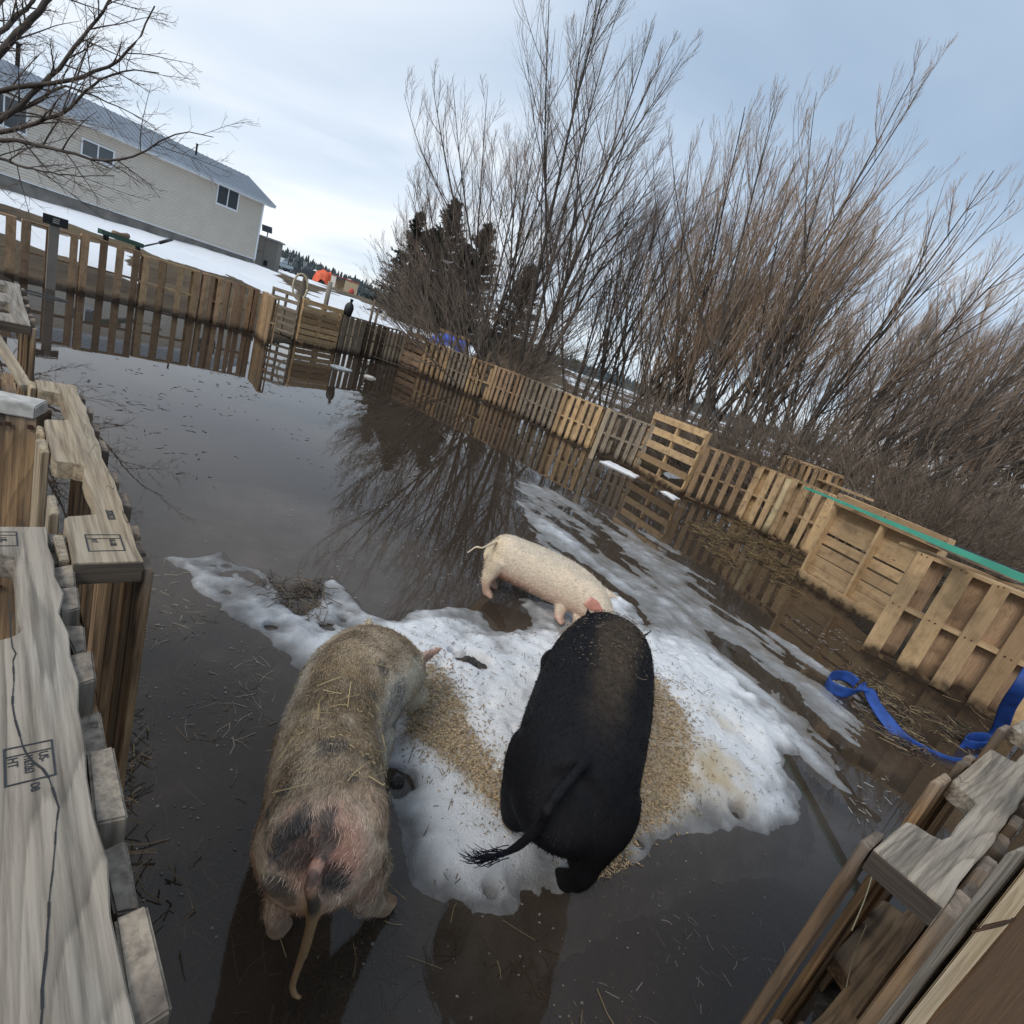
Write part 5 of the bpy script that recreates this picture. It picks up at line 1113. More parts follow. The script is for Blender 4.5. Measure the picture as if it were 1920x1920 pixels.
# ------------------------------------------------------------------ feed, chaff, straw, litter
g = np.random.default_rng(301)
def scatter_poly(P, n, z=.1, soft=.05, seed=1):
    g = np.random.default_rng(seed); W_ = np.array(inpoly_px(P, z)); lo, hi = W_.min(0)-soft*2, W_.max(0)+soft*2
    out = np.empty((0, 2))
    while len(out) < n:
        q = g.uniform(lo, hi, (n*3, 2)); s = sdist(q[:, 0], q[:, 1], W_); out = np.concatenate([out, q[g.random(len(q)) < sst(-soft*1.6, soft*.6, s)]])
    return out[:n]
def pellets(name, xy, cols, seed, rr=(.0017, .0027), ln=(.006, .015), pile=.012):
    g = np.random.default_rng(seed); n = len(xy); z = snow_h(xy[:, 0], xy[:, 1])+.003+g.random(n)**2*pile
    d = np.c_[g.normal(0, 1, (n, 2)), g.normal(0, .25, n)]
    return strands(name, np.c_[xy, z], d, g.uniform(*ln, n), g.uniform(*rr, n), cols*g.uniform(.55, 1.35, (n, 1)), M_STRAW, None, .05, seed)
FC = np.array([[.42, .315, .195]])
pellets('feed_grain', np.concatenate([scatter_poly(GR1, 2100, .12, .015, 11), scatter_poly(GR1, 800, .12, .08, 111)]), FC, 1)
pellets('feed_grain', np.concatenate([scatter_poly(GR2, 2300, .12, .015, 12), scatter_poly(GR2, 900, .12, .09, 112), scatter_poly(GR3, 500, .08, .04, 14)]), FC, 2)
WH = [(780, 1160), (1060, 1130), (1230, 1200), (1400, 1340), (1490, 1480), (1380, 1550), (1180, 1590), (960, 1690), (800, 1660), (740, 1450), (740, 1260)]
q = scatter_poly(WH, 750, .1, .05, 15); q2 = scatter_poly(GR2, 600, .1, .16, 16); q3 = scatter_poly(GR1, 600, .1, .12, 17)
q = np.concatenate([q, q2, q3]); q = q[snow_h(q[:, 0], q[:, 1]) > .02]
pellets('scattered_chaff', q, np.array([[.24, .175, .11]]), 3, (.0011, .0019), (.006, .018), .001)
q = scatter_poly(WH, 150, .1, .05, 18); q = q[snow_h(q[:, 0], q[:, 1]) > .02]; pellets('scattered_chaff', q, np.array([[.12, .085, .05]]), 4, (.0009, .0014), (.025, .06), .004)
# dung clods in the two footholes
M_CLOD = plain('dark_clod', (.035, .028, .024), .8, var=.5, scale=60, bump=.5)
for k, (lbl, c_) in enumerate((('dark frozen dung clod in the big hole between the two near pigs', HOLEW[0]), ('dark wet clod in the round hole beside the spotted pig', HOLEW[1]))):
    bm = bmesh.new()
    for i in range(5):
        r = bmesh.ops.create_icosphere(bm, subdivisions=2, radius=.024+.01*g.random())['verts']
        o3 = Vector(((i-2)*.028 if k == 0 else g.normal(0, .014), g.normal(0, .008), g.normal(0, .006)))
        for v in r: v.co = v.co*(1+.35*(g.random()-.5))+o3; v.co.z *= .8
    me = bpy.data.meshes.new('dung_clod'); bm.to_mesh(me); bm.free()
    o3 = link('dung_clod', me, M_CLOD); o3.location = (c_[0], c_[1], .062 if k == 0 else .004); o3.scale = (1.25, 1.25, 1.1) if k == 0 else (.62, .62, .62); o3.rotation_euler = (0, 0, .35); tag(o3, lbl, 'clod')
# straw in the water by the right fence, and on the bare mud next to the large pallet
def litter(name, P, n, zf, ln, w, col, seed, soft=.15, curve=.3, tilt=.12):
    g = np.random.default_rng(seed); xy = scatter_poly(P, n*3, 0, soft, seed); cl = fbm(xy[:, 0]*3.1+seed, xy[:, 1]*3.1, 3, seed); xy = xy[np.argsort(-cl+g.normal(0, .07, len(cl)))[:n]]; z = zf(xy, g)
    d = np.c_[g.normal(0, 1, (n, 2)), g.normal(0, tilt, n)]; cc = np.array(col)[g.integers(0, len(col), n)]*g.uniform(.6, 1.3, (n, 1))
    return strands(name, np.c_[xy, z], d, g.uniform(*ln, n), g.uniform(*w, n), cc, M_STRAW, None, curve, seed)
STR = [(.34, .22, .085), (.24, .15, .06), (.13, .08, .035), (.42, .30, .13)]
DKL = [(.05, .035, .022), (.09, .065, .04), (.03, .022, .016), (.15, .11, .07)]
litter('wet_straw', [(1330, 1000), (1400, 985), (1460, 1010), (1500, 1045), (1490, 1085), (1440, 1085), (1370, 1050)], 2600, lambda xy, g: .001+g.random(len(xy))**3*.06, (.05, .18), (.0014, .0030), [(x*.72, y*.72, z*.72) for x, y, z in STR]+DKL, 31, .3)
litter('wet_straw', [(1690, 1290), (1740, 1300), (1850, 1370), (1800, 1410), (1700, 1380), (1640, 1300)], 1100, lambda xy, g: -.01+g.random(len(xy))*.03, (.05, .16), (.0014, .0026), DKL+[(.3, .22, .12)], 32, .25)
litter('drowned_litter', [(400, 1750), (560, 1700), (760, 1720), (1000, 1720), (1120, 1900), (900, 2000), (500, 2000), (380, 1900)], 500, lambda xy, g: terr(xy[:, 0], xy[:, 1])+.01+g.random(len(xy))*.08, (.03, .13), (.0012, .0032), DKL, 33, .1)
litter('drowned_litter', [(255, 1250), (480, 1250), (460, 1500), (430, 1800), (330, 1900), (240, 1500)], 700, lambda xy, g: terr(xy[:, 0], xy[:, 1])+.01+g.random(len(xy))*.09, (.03, .14), (.0010, .0028), DKL+[(.2, .16, .11)], 34, .1)
litter('floating_litter', [(260, 1050), (480, 1200), (470, 1700), (300, 1880), (230, 1450)], 150, lambda xy, g: 0*xy[:, 0]+.001, (.02, .10), (.0008, .0018), [(.24, .21, .17), (.38, .33, .25), (.12, .09, .06)], 35, .1)
litter('floating_litter', [(1060, 1700), (1400, 1600), (1600, 1560), (1660, 1600), (1400, 1850), (1150, 1960)], 70, lambda xy, g: 0*xy[:, 0]+.001, (.010, .05), (.0005, .0011), [(.26, .25, .24), (.14, .13, .12)], 36, .1)
litter('floating_litter', [(420, 1780), (760, 1750), (1020, 1780), (1080, 1900), (700, 1960), (420, 1940)], 34, lambda xy, g: .001+g.random(len(xy))*.006, (.03, .12), (.0007, .0014), [(.30, .22, .11), (.12, .09, .05), (.06, .045, .03)], 37, .1)
litter('floating_litter', [(130, 690), (560, 700), (760, 860), (500, 900), (250, 860)], 300, lambda xy, g: 0*xy[:, 0]+.001, (.02, .08), (.0012, .0035), [(.05, .045, .04), (.10, .09, .08)], 38, .4)
litter('floating_litter', [(1560, 1180), (1480, 1160), (1600, 1290), (1700, 1500), (1660, 1560), (1780, 1560), (1760, 1440)], 150, lambda xy, g: 0*xy[:, 0]+.001, (.015, .05), (.001, .0022), [(.42, .40, .37), (.2, .16, .12)], 39, .2)
# foam flecks and small ice crumbs: flat irregular discs on the water
def flecks(name, P, n, rr, col, seed, soft=.15):
    g = np.random.default_rng(seed); xy = scatter_poly(P, n, 0, soft, seed); k = 7; th = np.arange(k)*2*np.pi/k
    r = g.uniform(*rr, (n, 1))*(1+g.normal(0, .25, (n, k))); e = g.uniform(.5, 1, (n, 1))
    V = np.stack([xy[:, :1]+r*np.cos(th), xy[:, 1:]+r*e*np.sin(th), np.full((n, k), .0015)], -1); Vt = V*1.0; Vt[..., 2] += g.uniform(.0008, .003, (n, 1)); Vt[..., :2] = xy[:, None]+(Vt[..., :2]-xy[:, None])*.7
    Vb = np.concatenate([V, Vt], 1).reshape(-1, 3); I = np.arange(n*2*k).reshape(n, 2*k); b_, t_ = I[:, :k], I[:, k:]
    cc = np.repeat(np.array(col)*g.uniform(.5, 1.1, (n, 1)), 2*k, 0)
    tag(link(name, mesh_np(name, Vb, [t_, np.stack([b_, np.roll(b_, -1, 1), np.roll(t_, -1, 1), t_], -1).reshape(-1, 4)], True, dict(col=np.c_[cc, np.ones(len(cc))])), M_STRAW), kind='stuff')
flecks('foam_flecks', [(260, 1020), (420, 1180), (500, 1300), (440, 1600), (300, 1700), (230, 1300)], 200, (.0015, .006), (.22, .21, .20), 41)
flecks('foam_flecks', [(560, 950), (800, 930), (900, 1100), (700, 1130), (430, 1000)], 200, (.002, .009), (.24, .23, .21), 42)
flecks('foam_flecks', [(1060, 1720), (1300, 1620), (1480, 1600), (1300, 1850), (1120, 1920)], 60, (.001, .0035), (.26, .26, .27), 43)
flecks('foam_flecks', [(760, 1760), (1000, 1740), (1060, 1850), (900, 1900), (740, 1860)], 60, (.0015, .005), (.20, .18, .15), 44)
gc_ = scatter_poly([(522, 1095), (598, 1098), (592, 1132), (565, 1150), (538, 1130)], 150, .02, .09, 61); g = np.random.default_rng(61)
strands('dead_grass_clump', np.c_[gc_, .004+g.random(150)**2*.03], np.c_[g.normal(0, 1, (150, 2)), np.abs(g.normal(.12, .25, 150))], g.uniform(.04, .14, 150), g.uniform(.0012, .0026, 150), np.array(DKL)[g.integers(0, 4, 150)], M_STRAW, None, .5, 61)
# snow scraps left at the foot of the right fence
M_SNOW = bpy.data.materials['melting_snow']
def scrap(P, hgt, z0, label):
    W_ = np.array([G(*p, z0)[:2] for p in P]); lo, hi = W_.min(0)-.1, W_.max(0)+.1
    x, y = np.meshgrid(np.linspace(lo[0], hi[0], 60), np.linspace(lo[1], hi[1], 60)); s = sdist(x, y, W_)+(fbm(x*8, y*8, 3, 5)-.5)*.08
    z = z0-.05+.06*sst(-.03, .02, s)+hgt*sst(0, .14, s)*(.5+fbm(x*9, y*9, 3, 8))
    tag(link('snow_scrap', mesh_np('snow_scrap', np.stack([x, y, z], -1).reshape(-1, 3), grid_faces(60, 60), True, dict(stain=np.zeros(3600), yellow=np.zeros(3600), wet=sst(z0+.02, z0, z).ravel())), M_SNOW), label, 'snow')
scrap([(1122, 865), (1140, 864), (1200, 894), (1192, 897), (1146, 877)], .03, 0, 'strip of snow in the water left of the tall yellow pallet')
scrap([(1232, 890), (1262, 890), (1285, 905), (1250, 906)], .10, .0, 'snow lump seen between the lower boards of the tall yellow pallet')
scrap([(1234, 920), (1250, 922), (1275, 936), (1262, 938)], .03, 0, 'thin streak of snow in the water below the tall yellow pallet')

# ------------------------------------------------------------------ blue strap
def ribbon(name, pts, wd, wv_, mat, parent=None, th=.004):
    P = crom(np.array(pts, float), 140); Wv = norm(crom(np.array(wv_, float), 140)); w = np.full(140, wd)
    T = norm(np.gradient(P, axis=0)); Wv = norm(Wv-(Wv*T).sum(-1, keepdims=True)*T); Nn = np.cross(T, Wv)
    prof_ = [(-1, .0), (-.8, 1), (-.3, .6), (.3, .6), (.8, 1), (1, .0), (.8, -1), (.3, -.6), (-.3, -.6), (-.8, -1)]
    Rg = np.stack([P+Wv*(a*w[:, None]/2)+Nn*(b_*th/2) for a, b_ in prof_], 1); V, Fq = close_rings(Rg)
    me = bpy.data.meshes.new(name); me.from_pydata(V.tolist(), [], Fq); me.polygons.foreach_set('use_smooth', [True]*len(me.polygons)); return link(name, me, mat, parent)
M_BLU = plain('blue_webbing', (.015, .058, .25), .55, var=.45, scale=14)
up_, fl_ = (0, 0, 1), (1, -.5, .2)
SP_ = [(1606, 1282, .05, up_), (1586, 1268, .06, up_), (1556, 1268, .05, up_), (1553, 1284, .04, up_), (1580, 1298, .04, up_), (1608, 1298, .06, (.5, -.3, 1)), (1626, 1290, .10, fl_), (1640, 1318, .07, fl_), (1664, 1352, .04, (1, -.3, .6)), (1690, 1384, .005, (.7, -.3, 1)), (1735, 1412, -.02, up_), (1785, 1430, -.015, up_), (1830, 1424, -.005, up_), (1858, 1404, .03, up_), (1846, 1384, .06, up_), (1812, 1384, .05, up_), (1808, 1396, .03, up_), (1845, 1398, .03, (.2, 0, 1)), (1872, 1372, .14, (.6, -.4, .6)), (1890, 1325, .38, (1, -.4, .2)), (1920, 1280, .60, (1, -.4, .2)), (1965, 1215, .82, (1, -.4, .2))]
o3 = ribbon('blue_strap', [G(a, b_, z) for a, b_, z, _ in SP_], .088, [w for *_, w in SP_], M_BLU); tag(o3, 'wide blue strap snaking over the ice and up behind the right pallet', 'strap')

# ------------------------------------------------------------------ shelter roof along the right fence
M_GRN = plain('green_metal', (.04, .30, .195), .4, var=.2, scale=5); M_TARP = plain('black_tarp', (.012, .012, .012), .5)
def beam(name, a, b_, w, h, mat, label, cat, group=None, parent=None, seg=6):
    a, b_ = Vector(a), Vector(b_); d = (b_-a); L_ = d.length; q_ = d.to_track_quat('X', 'Z')
    m_ = MB(); m_.box((0, -w/2, -h/2), (L_, w/2, h/2), 0, jit=.0015, seg=seg); o4 = m_.build(name, mat, parent, bevel=.002); o4.matrix_world = Matrix.Translation(a) @ q_.to_matrix().to_4x4()
    if label: tag(o4, label, cat, group)
    return o4
gs = thing('green_roof_sheet', tuple(G(1700, 985, 1.15)), 'long narrow sheet of green metal lying along the shelter roof', 'metal sheet')
A_, B_ = np.array(G(1508, 914, 1.10)), np.array(G(1960, 1098, 1.22)); dv = (B_-A_)/np.linalg.norm(B_-A_); sv = norm(np.cross(dv, [0, 0, 1.])); sv = -sv if sv[1] > 0 else sv
LG_ = np.linalg.norm(B_-A_)+1.2; xs = np.linspace(0, LG_, 40); V, Fq = [], []
for x in xs:
    c_ = A_+dv*x; wv_ = sv*.012; e_ = sv*(.02+.05*x/LG_); hh = .016+.038*sst(.6, LG_*.75, x)+.003*math.sin(x*9)
    for k in (c_-sv*.10+[0, 0, .012], c_+[0, 0, 0.01], c_+e_*.3+[0, 0, -hh*.6], c_+e_*.3-sv*.004+[0, 0, -hh*.6], c_-sv*.004+[0, 0, .004], c_-sv*.10+[0, 0, .006]): V.append(k)
for i in range(39):
    for j in range(6): Fq.append([i*6+j, i*6+(j+1) % 6, i*6+6+(j+1) % 6, i*6+6+j])
Fq += [list(range(6)), list(range(39*6, 40*6))[::-1]]
me = bpy.data.meshes.new('sheet'); me.from_pydata([list(np.array(v)-np.array(gs.location)) for v in V], [], Fq); bm = bmesh.new(); bm.from_mesh(me); bmesh.ops.recalc_face_normals(bm, faces=bm.faces); bm.to_mesh(me); bm.free(); link('sheet', me, M_GRN, gs)
RG = 'loose boards of the shelter roof'
beam('plank', G(1600, 950, 1.08), G(1822, 1050, 1.12), .09, .028, M_TAN, 'long thin roof plank directly under the green sheet', 'plank', RG)
beam('plank', G(1750, 1020, 1.10), G(1900, 1085, 1.13), .14, .022, M_GRY, 'wide grey roof plank with a broken end above the large tan pallet', 'plank', RG)
beam('plank', G(1690, 1018, 1.05), G(1935, 1110, 1.09), .10, .022, M_YEL, 'pale roof plank lying on the top edge of the large tan pallet', 'plank', RG)
beam('plank', G(1552, 906, 1.12)+[0, .25, 0], G(1650, 945, 1.16)+[0, .25, 0], .12, .03, M_YEL, 'short pale plank on the far end of the shelter roof', 'plank', RG)
o3 = beam('roof_tarp', G(1620, 962, 1.02)+[.3, .4, 0], G(1850, 1060, 1.05)+[.3, .4, 0], .9, .02, M_TARP, 'black sheet under the shelter roof', 'tarp')
# peeled log tied to the fence by the straw
lg = G(1425, 1003); o3 = tube('log', [(lg[0], lg[1]-.07, -.02), (lg[0]+.03, lg[1]-.05, .5), (lg[0]+.02, lg[1]-.03, 1.0)], [.055, .05, .045], wood('peeled_log', (.55, .45, .28), (.36, .27, .15), ringy=.2), sides=10); tag(o3, 'upright peeled log among the slats left of the solid pallet', 'log')
o3 = beam('fence_board', G(1107, 860), np.array(G(1107, 860))+[.02, .03, 1.05], .10, .022, M_NTN, 'pale whitish upright board between the fresh pallet and the grey pallet', 'board')

# ------------------------------------------------------------------ left foreground extras
c1_, c0_ = np.array(G(68, 764, 1.02)), np.array(G(-190, 715, 1.02))
pc = pallet(c0_, c1_, M_NBR, 'brown wide-board pallet with a white-painted top rail at the left edge', 'near pallets around the gateway', h=.985, front=4, back=3, ffill=.96, z0=0, lenj=.002)
wl = float(np.linalg.norm(c1_-c0_)); m_ = MB(); m_.box((0, -.006, .988), (wl, .085, 1.022), 0, jit=.001); rail = m_.build('white_rail', M_WHT, pc, bevel=.003)
text_mesh('rail_mark', '2', .055, Matrix.Translation((wl-.24, .03, 1.0335)), M_INK, rail, stretch=1.6)
PD, _ = near_pallet(np.array([-2.06, 2.09]), math.atan2(.70, -.76), 1.22, 'grey-topped pallet at the left edge, beyond the white-topped one', (M_NGR, M_NBR, M_NTN), 1, h=HS, front=[(.0, .03, -.01), (.12, .2, .0), (.30, .36, -.01), (.48, .56, 0), (.7, .8, 0), (1.0, 1.08, 0)], back=[(.05, .15, 0), (.5, .6, 0)])
beam('leaning_board', G(-60, 550, 1.05), G(52, 728, .96), .032, .018, M_NTN, 'pale board leaning diagonally against the white-topped pallet', 'board')

# ------------------------------------------------------------------ right foreground extras
def rp(px, py, z, k=1.0): p = G(px, py, z); p = np.array([0, 0, CH])+(p-np.array([0, 0, CH]))*k; return p[:2]
def post(name, quad, z0, z1, mat, label, cat, group=None, bev=.003, seg=10):
    q = np.array(quad); V = []; zs = np.linspace(z0, z1, seg+1)
    for z in zs: V += [(*(p+rng.normal(0, .0012, 2)), z) for p in q]
    L0 = q-q.mean(0); gc = [[z, *L0[i % 4]] for i, z in enumerate(np.repeat(zs, 4))]
    Fq = [[3, 2, 1, 0], [4*seg, 4*seg+1, 4*seg+2, 4*seg+3]]+[[4*k+i, 4*k+(i+1) % 4, 4*k+4+(i+1) % 4, 4*k+4+i] for k in range(seg) for i in range(4)]
    m_ = MB(); m_.add(V, Fq, gc, .5); o4 = m_.build(name, mat, None, bevel=bev); tag(o4, label, cat, group); return o4
def board_quad(x0, x1, x2, py, z, k=1.0, depth=.08):
    a, b_ = rp(x0, py, z, k), rp(x1, py, z, k); r = rp(x2, py, z, k); d = r/np.linalg.norm(r); c_ = r+d*depth*.6; return [a, b_, c_, c_+(a-b_)]
UG = 'upright boards beside the right gateway pallet'
post('upright_board', board_quad(1700, 1709, 1742, 1780, .72), 0, .94, M_GRY, 'grey upright board tight against the right gateway pallet', 'board', UG)
post('upright_board', board_quad(1748, 1765, 1789, 1780, .8), 0, 1.03, M_NGR, 'grey upright board with a pale sawn edge, its top end showing', 'board', UG)
post('upright_board', board_quad(1789, 1799, 1803, 1780, .8, 1.05), 0, 1.25, M_GRY, 'narrow grey upright board next to the raw pine post', 'board', UG)
a_, b_ = rp(1800, 1780, .8), rp(1852, 1780, .8); nd = norm(np.array([a_+b_])/2)[0]
post('pine_post', [a_, b_, b_+nd*.05, a_+nd*.05], 0, 1.25, M_RAW, 'raw pale pine post with torn fibres and a wire around it', 'post', bev=.006)
wz = .86; c_ = (a_+b_)/2+nd*.025; u_ = (b_-a_)/2*1.12; v_ = nd*.031
wp_ = [(*(c_+u_*s1+v_*s2), wz+.004*k+.012*s1) for k in range(3) for s1, s2 in ((-1, -1), (1, -1), (1, 1), (-1, 1))]
o3 = tube('tie_wire', wp_, .0022, M_NAIL, sides=6, sm=1); tag(o3, 'rusty wire wound around the raw pine post', 'wire')
p0_, p1_ = rp(1857, 1780, .8), rp(2250, 1780, .62); dd_ = norm(np.array([p1_-p0_]))[0]; nn_ = np.array([-dd_[1], dd_[0]]); nn_ = nn_ if nn_@p0_ > 0 else -nn_
M_PLY = wood('brown_panel', (.20, .12, .065), (.10, .06, .032), ringy=.35, stain=0)
post('brown_panel', [p0_, p1_, p1_+nn_*.02, p0_+nn_*.02], 0, 1.2, M_PLY, 'dark brown board panel filling the bottom right corner', 'panel')
for k, (pts) in enumerate(([(1625, 1735, .62), (1600, 1790, .55), (1580, 1880, .5)], [(1640, 1625, .8), (1625, 1680, .78), (1597, 1745, .75)])):
    o3 = tube('dry_stem', [G(*p) for p in pts], .0012, bpy.data.materials['straw'] if False else plain('dry_stem', (.42, .36, .22), .7), sides=5); tag(o3, ['dry pale stalk standing inside the right gateway pallet, lower one', 'dry pale stalk inside the right gateway pallet, upper one'][k], 'stalk')

# ------------------------------------------------------------------ things on and beyond the far fence
M_GPL = plain('grey_board', (.24, .205, .17), .85, var=.2, scale=4)
sb = np.array(G(84, 540)); d_ = np.array([.46, .89, 0]); pz = sb+[.03, -.04, 0]
bd_ = MB(); bd_.box((0, -.03, 0), (.135, 0, 1.10), 2, jit=.002); o3 = bd_.build('upright_board', M_GPL); o3.location = (sb[0], sb[1], -.05); o3.rotation_euler = (0, 0, math.atan2(.89, .46)); tag(o3, 'wide grey board on the brown left fence carrying the black sign', 'board')
sg = thing('sign', (sb[0]+.02, sb[1]-.02, 1.06), 'small black sign with white lettering on top of the grey board', 'sign'); sg.rotation_euler = (0, 0, math.atan2(.89, .46))
m_ = MB(); m_.box((-.09, -.02, -.02), (.25, -.008, .13), 0); m_.build('plate', M_BLK, sg)
m_ = MB(); [m_.box((.04, -.0235, z), (.13, -.0205, z+.016), 0) for z in (.02, .05, .08)]; m_.build('lettering', M_WHT, sg)
def torus(name, c, R1, r, mat, sx=1., sy=1., tilt=0.):
    a = np.linspace(0, 2*np.pi, 40); o4 = tube(name, np.stack([R1*sx*np.cos(a), R1*sy*np.sin(a), 0*a], -1), r, mat, sides=10, sm=0); o4.location = c; o4.rotation_euler = (tilt, 0, .6); return o4
cc = np.array(G(75, 553)); tag(torus('mound_rim', (cc[0], cc[1], -.03), .34, .045, M_BLK, 1., .45), 'rim of a dark mound half sunk at the foot of the brown left fence', 'rim')  # dark mound at the waterline, built as a flattened ring
M_GIM = plain('green_paint', (.035, .10, .065), .5); M_LOGB = plain('log_bark', (.24, .16, .10), .85, var=.3)
p1, p2 = np.array(AD(187, 433, 12.6)), np.array(AD(266, 461, 14.2)); gi = thing('green_implement', tuple((p1+p2)/2), 'dark green metal bar implement with a wooden piece, above the brown fence', 'implement')
def rel(p): return Vector(p)-Vector(gi.location)
o3 = beam('bar', p1-0*p1, p2, .10, .11, M_GIM, None, None); o3.parent = gi; o3.matrix_parent_inverse = Matrix.Translation(-Vector(gi.location))
q1, q2 = p1+(p2-p1)*.30+[0, 0, .07], p1+(p2-p1)*.62+[0, 0, .11]; o3 = tube('log', [rel(q1), rel((q1+q2)/2+[0, 0, -.02]), rel(q2)], [.06, .055, .07], M_LOGB, gi)
for f in (.14, .90):
    q = p1+(p2-p1)*f; o3 = tube('support', [rel(q+[0, 0, -.02]), rel(q+[0, 0, -.16])], .06, M_BLK, gi, sm=0)
q = AD(268, 462, 14.2); q2 = AD(300, 455, 15.5); q3 = AD(322, 449, 16.2); hb_ = thing('pry_bar', tuple(q), 'dark long-handled tool lying slanted over the snow by the foundation', 'tool')
tube('handle', [(0, 0, 0), tuple(q2-q)], .022, M_BLK, hb_, sm=0); tube('grip', [tuple(q2-q), tuple(q3-q)], .045, M_BLK, hb_, sm=0)
M_POST = plain('fence_post', (.13, .10, .075), .85, var=.25); PG = 'thin posts standing in the snow behind the fence'
for i, (bx, by, tx, ty, D) in enumerate([(694, 601, 702, 562, 21), (704, 603, 708, 575, 21), (770, 620, 782, 588, 22), (783, 625, 790, 590, 22), (815, 640, 820, 617, 21), (825, 640, 829, 622, 21), (850, 655, 857, 633, 21)]):
    b_ = AD(bx, by, D); t_ = AD(tx, ty, D); lb = ['left one of the pair by the brush heap', 'right one of the pair by the brush heap', 'left one of the tall middle pair', 'right one of the tall middle pair', 'dark short one left of the blue tarp', 'shorter twin left of the blue tarp', 'nearest the willow, under the blue tarp'][i]
    o3 = tube('fence_post', [(b_[0], b_[1], gz(b_[0], b_[1])-.1), (b_[0], b_[1], t_[2])], .05, M_POST, sides=7, sm=0); tag(o3, 'thin dark post in the snow, '+lb, 'post', PG)
def lathe(name, prof_, mat, parent=None, k=16):
    th = np.arange(k)*2*np.pi/k; Rg = np.array([[(r*math.cos(t_), r*math.sin(t_), z) for t_ in th] for r, z in prof_]); V, Fq = close_rings(Rg); me = bpy.data.meshes.new(name); me.from_pydata(V.tolist(), [], Fq)
    me.polygons.foreach_set('use_smooth', [True]*len(me.polygons)); return link(name, me, mat, parent)
jb = np.array(G(642, 594, 1.0)); jb = np.array([-5.80, 14.62, .98]); o3 = lathe('jug', [(.09, 0), (.11, .02), (.115, .22), (.08, .30), (.035, .34), (.035, .40), (.042, .40), (.042, .43)], M_BLK); o3.location = jb; o3.rotation_euler = (0, .12, 0); tag(o3, 'black plastic jug standing on the back fence', 'jug')
ps = np.array(AD(566, 552, 16.0)); z_ = gz(ps[0], ps[1]); o3 = tube('hose_post', [(ps[0], ps[1], z_-.1), (ps[0]+.02, ps[1], AD(575, 516, 16)[2])], .075, M_POST, sides=9, sm=0); tag(o3, 'grey-brown post holding a coiled hose beyond the far corner', 'post')
o3 = torus('garden_hose', tuple(AD(563, 538, 15.7)), .36, .03, plain('hose_tan', (.42, .36, .24), .6), .55, 1.0, 1.4); tag(o3, 'tan coiled hose hung on the post beyond the far corner', 'hose')
ps = np.array(AD(613, 560, 20)); o3 = tube('fence_post', [(ps[0], ps[1], gz(ps[0], ps[1])-.1), (ps[0], ps[1], AD(619, 528, 20)[2])], .09, M_GPL, sides=8, sm=0); tag(o3, 'dark grey wrapped post between the hose and the orange cover', 'post', PG)
q = np.array(G(640, 691)); o3 = lathe('floating_lid', [(.20, -.01), (.235, .0), (.235, .018), (.215, .022), (.19, .012), (.02, .012)], plain('lid_grey', (.30, .32, .33), .35), k=28); o3.location = q; tag(o3, 'grey round lid floating on the far water', 'lid')
q = np.array(G(693, 708)); bm = bmesh.new(); bmesh.ops.create_icosphere(bm, subdivisions=3, radius=.1)
for v in bm.verts: v.co *= 1+.18*(random.random()-.5); v.co.z *= .5; v.co.x *= 1.4
me = bpy.data.meshes.new('ice_chunk'); bm.to_mesh(me); bm.free(); o3 = link('ice_chunk', me, M_WHT); o3.location = q; tag(o3, 'small white chunk floating in the reflection of the back fence', 'ice')
# blue tarp heap under the willow, with a plank
def heap(name, c, sx, sy, h, mat, label, cat, seed, rot=0., fold=7.):
    x, y = np.meshgrid(np.linspace(-1, 1, 34), np.linspace(-1, 1, 34)); r = np.sqrt(x*x*.9+y*y*.9); z = h*np.clip(1-r**3, 0, 1)**.6*(.75+.5*fbm(x*2.2, y*2.2, 3, seed))+.10*h*np.sin(fold*(x+y*.4)+5*fbm(x*2, y*2, 2, seed+3))*(1-r*.5)
    z = np.where(r > 1, -.05, z); o4 = link(name, mesh_np(name, np.stack([x*sx, y*sy, z], -1).reshape(-1, 3), grid_faces(34, 34), True), mat); o4.location = c; o4.rotation_euler = (0, 0, rot); return tag(o4, label, cat)
q = AD(852, 612, 23); heap('blue_tarp', (q[0], q[1], gz(q[0], q[1])+.25), .9, .5, .55, plain('tarp_blue', (.03, .10, .55), .45), 'crumpled blue tarp under the willow twigs beyond the fence', 'tarp', 3)
beam('plank', AD(826, 618, 22.4), AD(885, 640, 22.2), .2, .12, M_TAN, 'plank lying below the blue tarp beyond the fence', 'plank')
q = AD(725, 572, 27); o3 = lathe('white_jug', [(.10, 0), (.13, .03), (.13, .3), (.06, .42), (.05, .5)], M_WHT); o3.location = (q[0], q[1], gz(q[0], q[1])); tag(o3, 'small white jug in the snow below the spruces', 'jug')
q = AD(1075, 690, 20); o3 = lathe('green_pennant', [(.02, 0), (.16, .28), (.16, .31)], plain('pennant_green', (.08, .40, .26), .6), k=3); o3.location = (q[0], q[1], q[2]); tag(o3, 'small green triangle seen through the willow stems', 'flag')
# soil heap clutter
M_BRSH = bpy.data.materials['twig_dark']
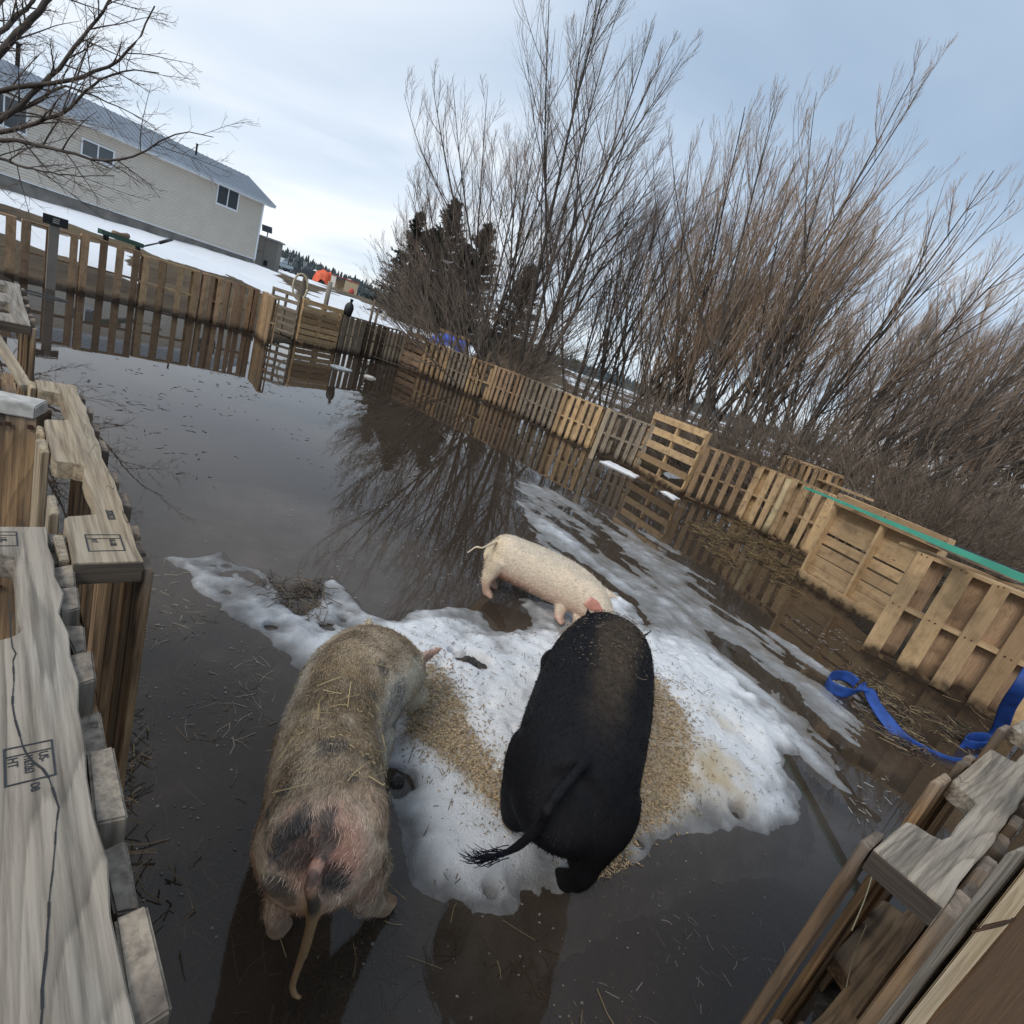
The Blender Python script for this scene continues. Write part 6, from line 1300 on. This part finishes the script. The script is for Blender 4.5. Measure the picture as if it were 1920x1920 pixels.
# vehicles and stores far off, on the level ground before the hill
DV = 86.
def far(px, py, name, label, cat, D=DV, yaw=0.):
    p = AD(px, py, D); return thing(name, (p[0], p[1], gz(p[0], p[1])-.05), label, cat, None, -math.atan2(p[0], p[1])+yaw)
M_DKV = plain('vehicle_dark', (.028, .033, .042), .4); M_SLV = plain('vehicle_silver', (.30, .34, .36), .35); M_ORG = plain('orange_tarp', (.62, .10, .035), .6, var=.35, scale=2); M_PLYF = plain('far_plywood', (.42, .34, .22), .8); M_WHF = plain('far_white', (.72, .68, .6), .7); M_REDF = plain('far_red', (.40, .05, .04), .6)
def vehicle(t_, L_, mat, snow=True, bed=True):
    m_ = MB(); m_.prism([(0, 0), (L_, 0), (L_, 1.9), (0, 1.9)], .55, 1.15); o4 = m_.build('body', mat, t_, bevel=.08)
    m_ = MB(); y0, y1 = .08, 1.82; x0, x1 = L_*.30, L_*.62; V = [(x0, y0, 1.15), (x1, y0, 1.15), (x1, y1, 1.15), (x0, y1, 1.15), (x0+.5, y0+.15, 2.0), (x1-.08, y0+.15, 2.0), (x1-.08, y1-.15, 2.0), (x0+.5, y1-.15, 2.0)]
    m_.add(V, [(3, 2, 1, 0), (4, 5, 6, 7), (0, 1, 5, 4), (1, 2, 6, 5), (2, 3, 7, 6), (3, 0, 4, 7)], V); m_.build('cab', mat, t_, bevel=.05)
    m_ = MB(); m_.add([(x0+.28, y0+.05, 1.3), (x1-.2, y0+.05, 1.3), (x1-.25, y0+.11, 1.85), (x0+.55, y0+.11, 1.85)], [(0, 1, 2, 3)], np.zeros((4, 3))); m_.build('window', M_GLS, t_)
    if snow:
        o4 = lathe('snow_cover', [(.62, 0), (.5, .12), (.2, .3), (.02, .42)], M_WHF, t_, 8); o4.location = (x1+.55, .95, 1.5)
    for x in (L_*.18, L_*.80):
        for y in (.0, 1.72):
            w_ = torus('wheel', (x, y+.1, .38), .27, .12, M_BLK); w_.parent = t_; w_.rotation_euler = (math.pi/2, 0, 0); h_ = lathe('rim', [(.02, -.05), (.2, -.05), (.2, .05), (.02, .05)], M_SLV, w_, 12)
vehicle(far(548, 512, 'truck', 'dark pickup truck with a wedge of snow on it, far off by the hill', 'truck', DV, -.1), 4.3, M_DKV)
t_ = far(592, 524, 'trailer', 'long dark trailer behind the far dark truck', 'trailer', DV+1, -.1); m_ = MB(); m_.box((-1.2, 0, .6), (2.2, 1.9, 1.7), 0); m_.build('box', M_DKV, t_, bevel=.05); m_ = MB(); m_.box((-.2, .3, 1.705), (.5, 1.2, 1.85), 0); m_.build('snow_cover', M_WHF, t_, bevel=.05)
for x in (-.5, 1.4): w_ = torus('wheel', (x, 0, .38), .27, .12, M_BLK); w_.parent = t_; w_.rotation_euler = (math.pi/2, 0, 0)
vehicle(far(515, 499, 'parked_car', 'pale grey vehicle at the far left beside the shed corner', 'car', DV+3, .5), 3.6, M_SLV, False)
q = AD(605, 530, DV-4); heap('orange_cover', (q[0], q[1], gz(q[0], q[1])), 1.5, 1.0, 2.1, M_ORG, 'bright orange tarpaulin over a tall heap near the far trailer', 'tarp', 8, .3, 9.)
t_ = far(632, 541, 'lean_shed', 'open wooden shelter with a white front panel beside the orange tarpaulin', 'shed', DV-5); m_ = MB(); m_.box((-1.1, 0, 0), (-.4, .06, 1.9), 2); m_.build('panel', M_WHF, t_); m_ = MB(); m_.box((-.4, 1.0, 0), (1.0, 1.06, 1.6), 0); m_.box((.94, 0, 0), (1.0, 1.0, 1.6), 2); m_.build('wall', M_PLYF, t_); m_ = MB(); m_.box((-1.15, -.1, 1.9), (1.1, 1.1, 1.98), 0); m_.build('roof', M_REDF, t_)
t_ = far(655, 550, 'box_shed', 'square plywood box shed with a snowy top, right of the white panel', 'shed', DV-6); m_ = MB(); m_.box((-.9, 0, 0), (1.0, 1.4, 1.75), 0); m_.build('wall', M_PLYF, t_); m_ = MB(); m_.box((-1., -.1, 1.75), (1.1, 1.5, 1.85), 0); m_.build('roof', M_REDF, t_); m_ = MB(); m_.box((-.7, .1, 1.853), (-.1, .8, 2.0), 0); m_.build('snow_cover', M_WHF, t_, bevel=.05)
t_ = far(657, 556, 'red_can', 'small red can in front of the box shed', 'can', DV-9); o3 = lathe('body', [(.3, 0), (.35, .1), (.35, .6), (.2, .75), (.08, .85)], M_REDF, t_)
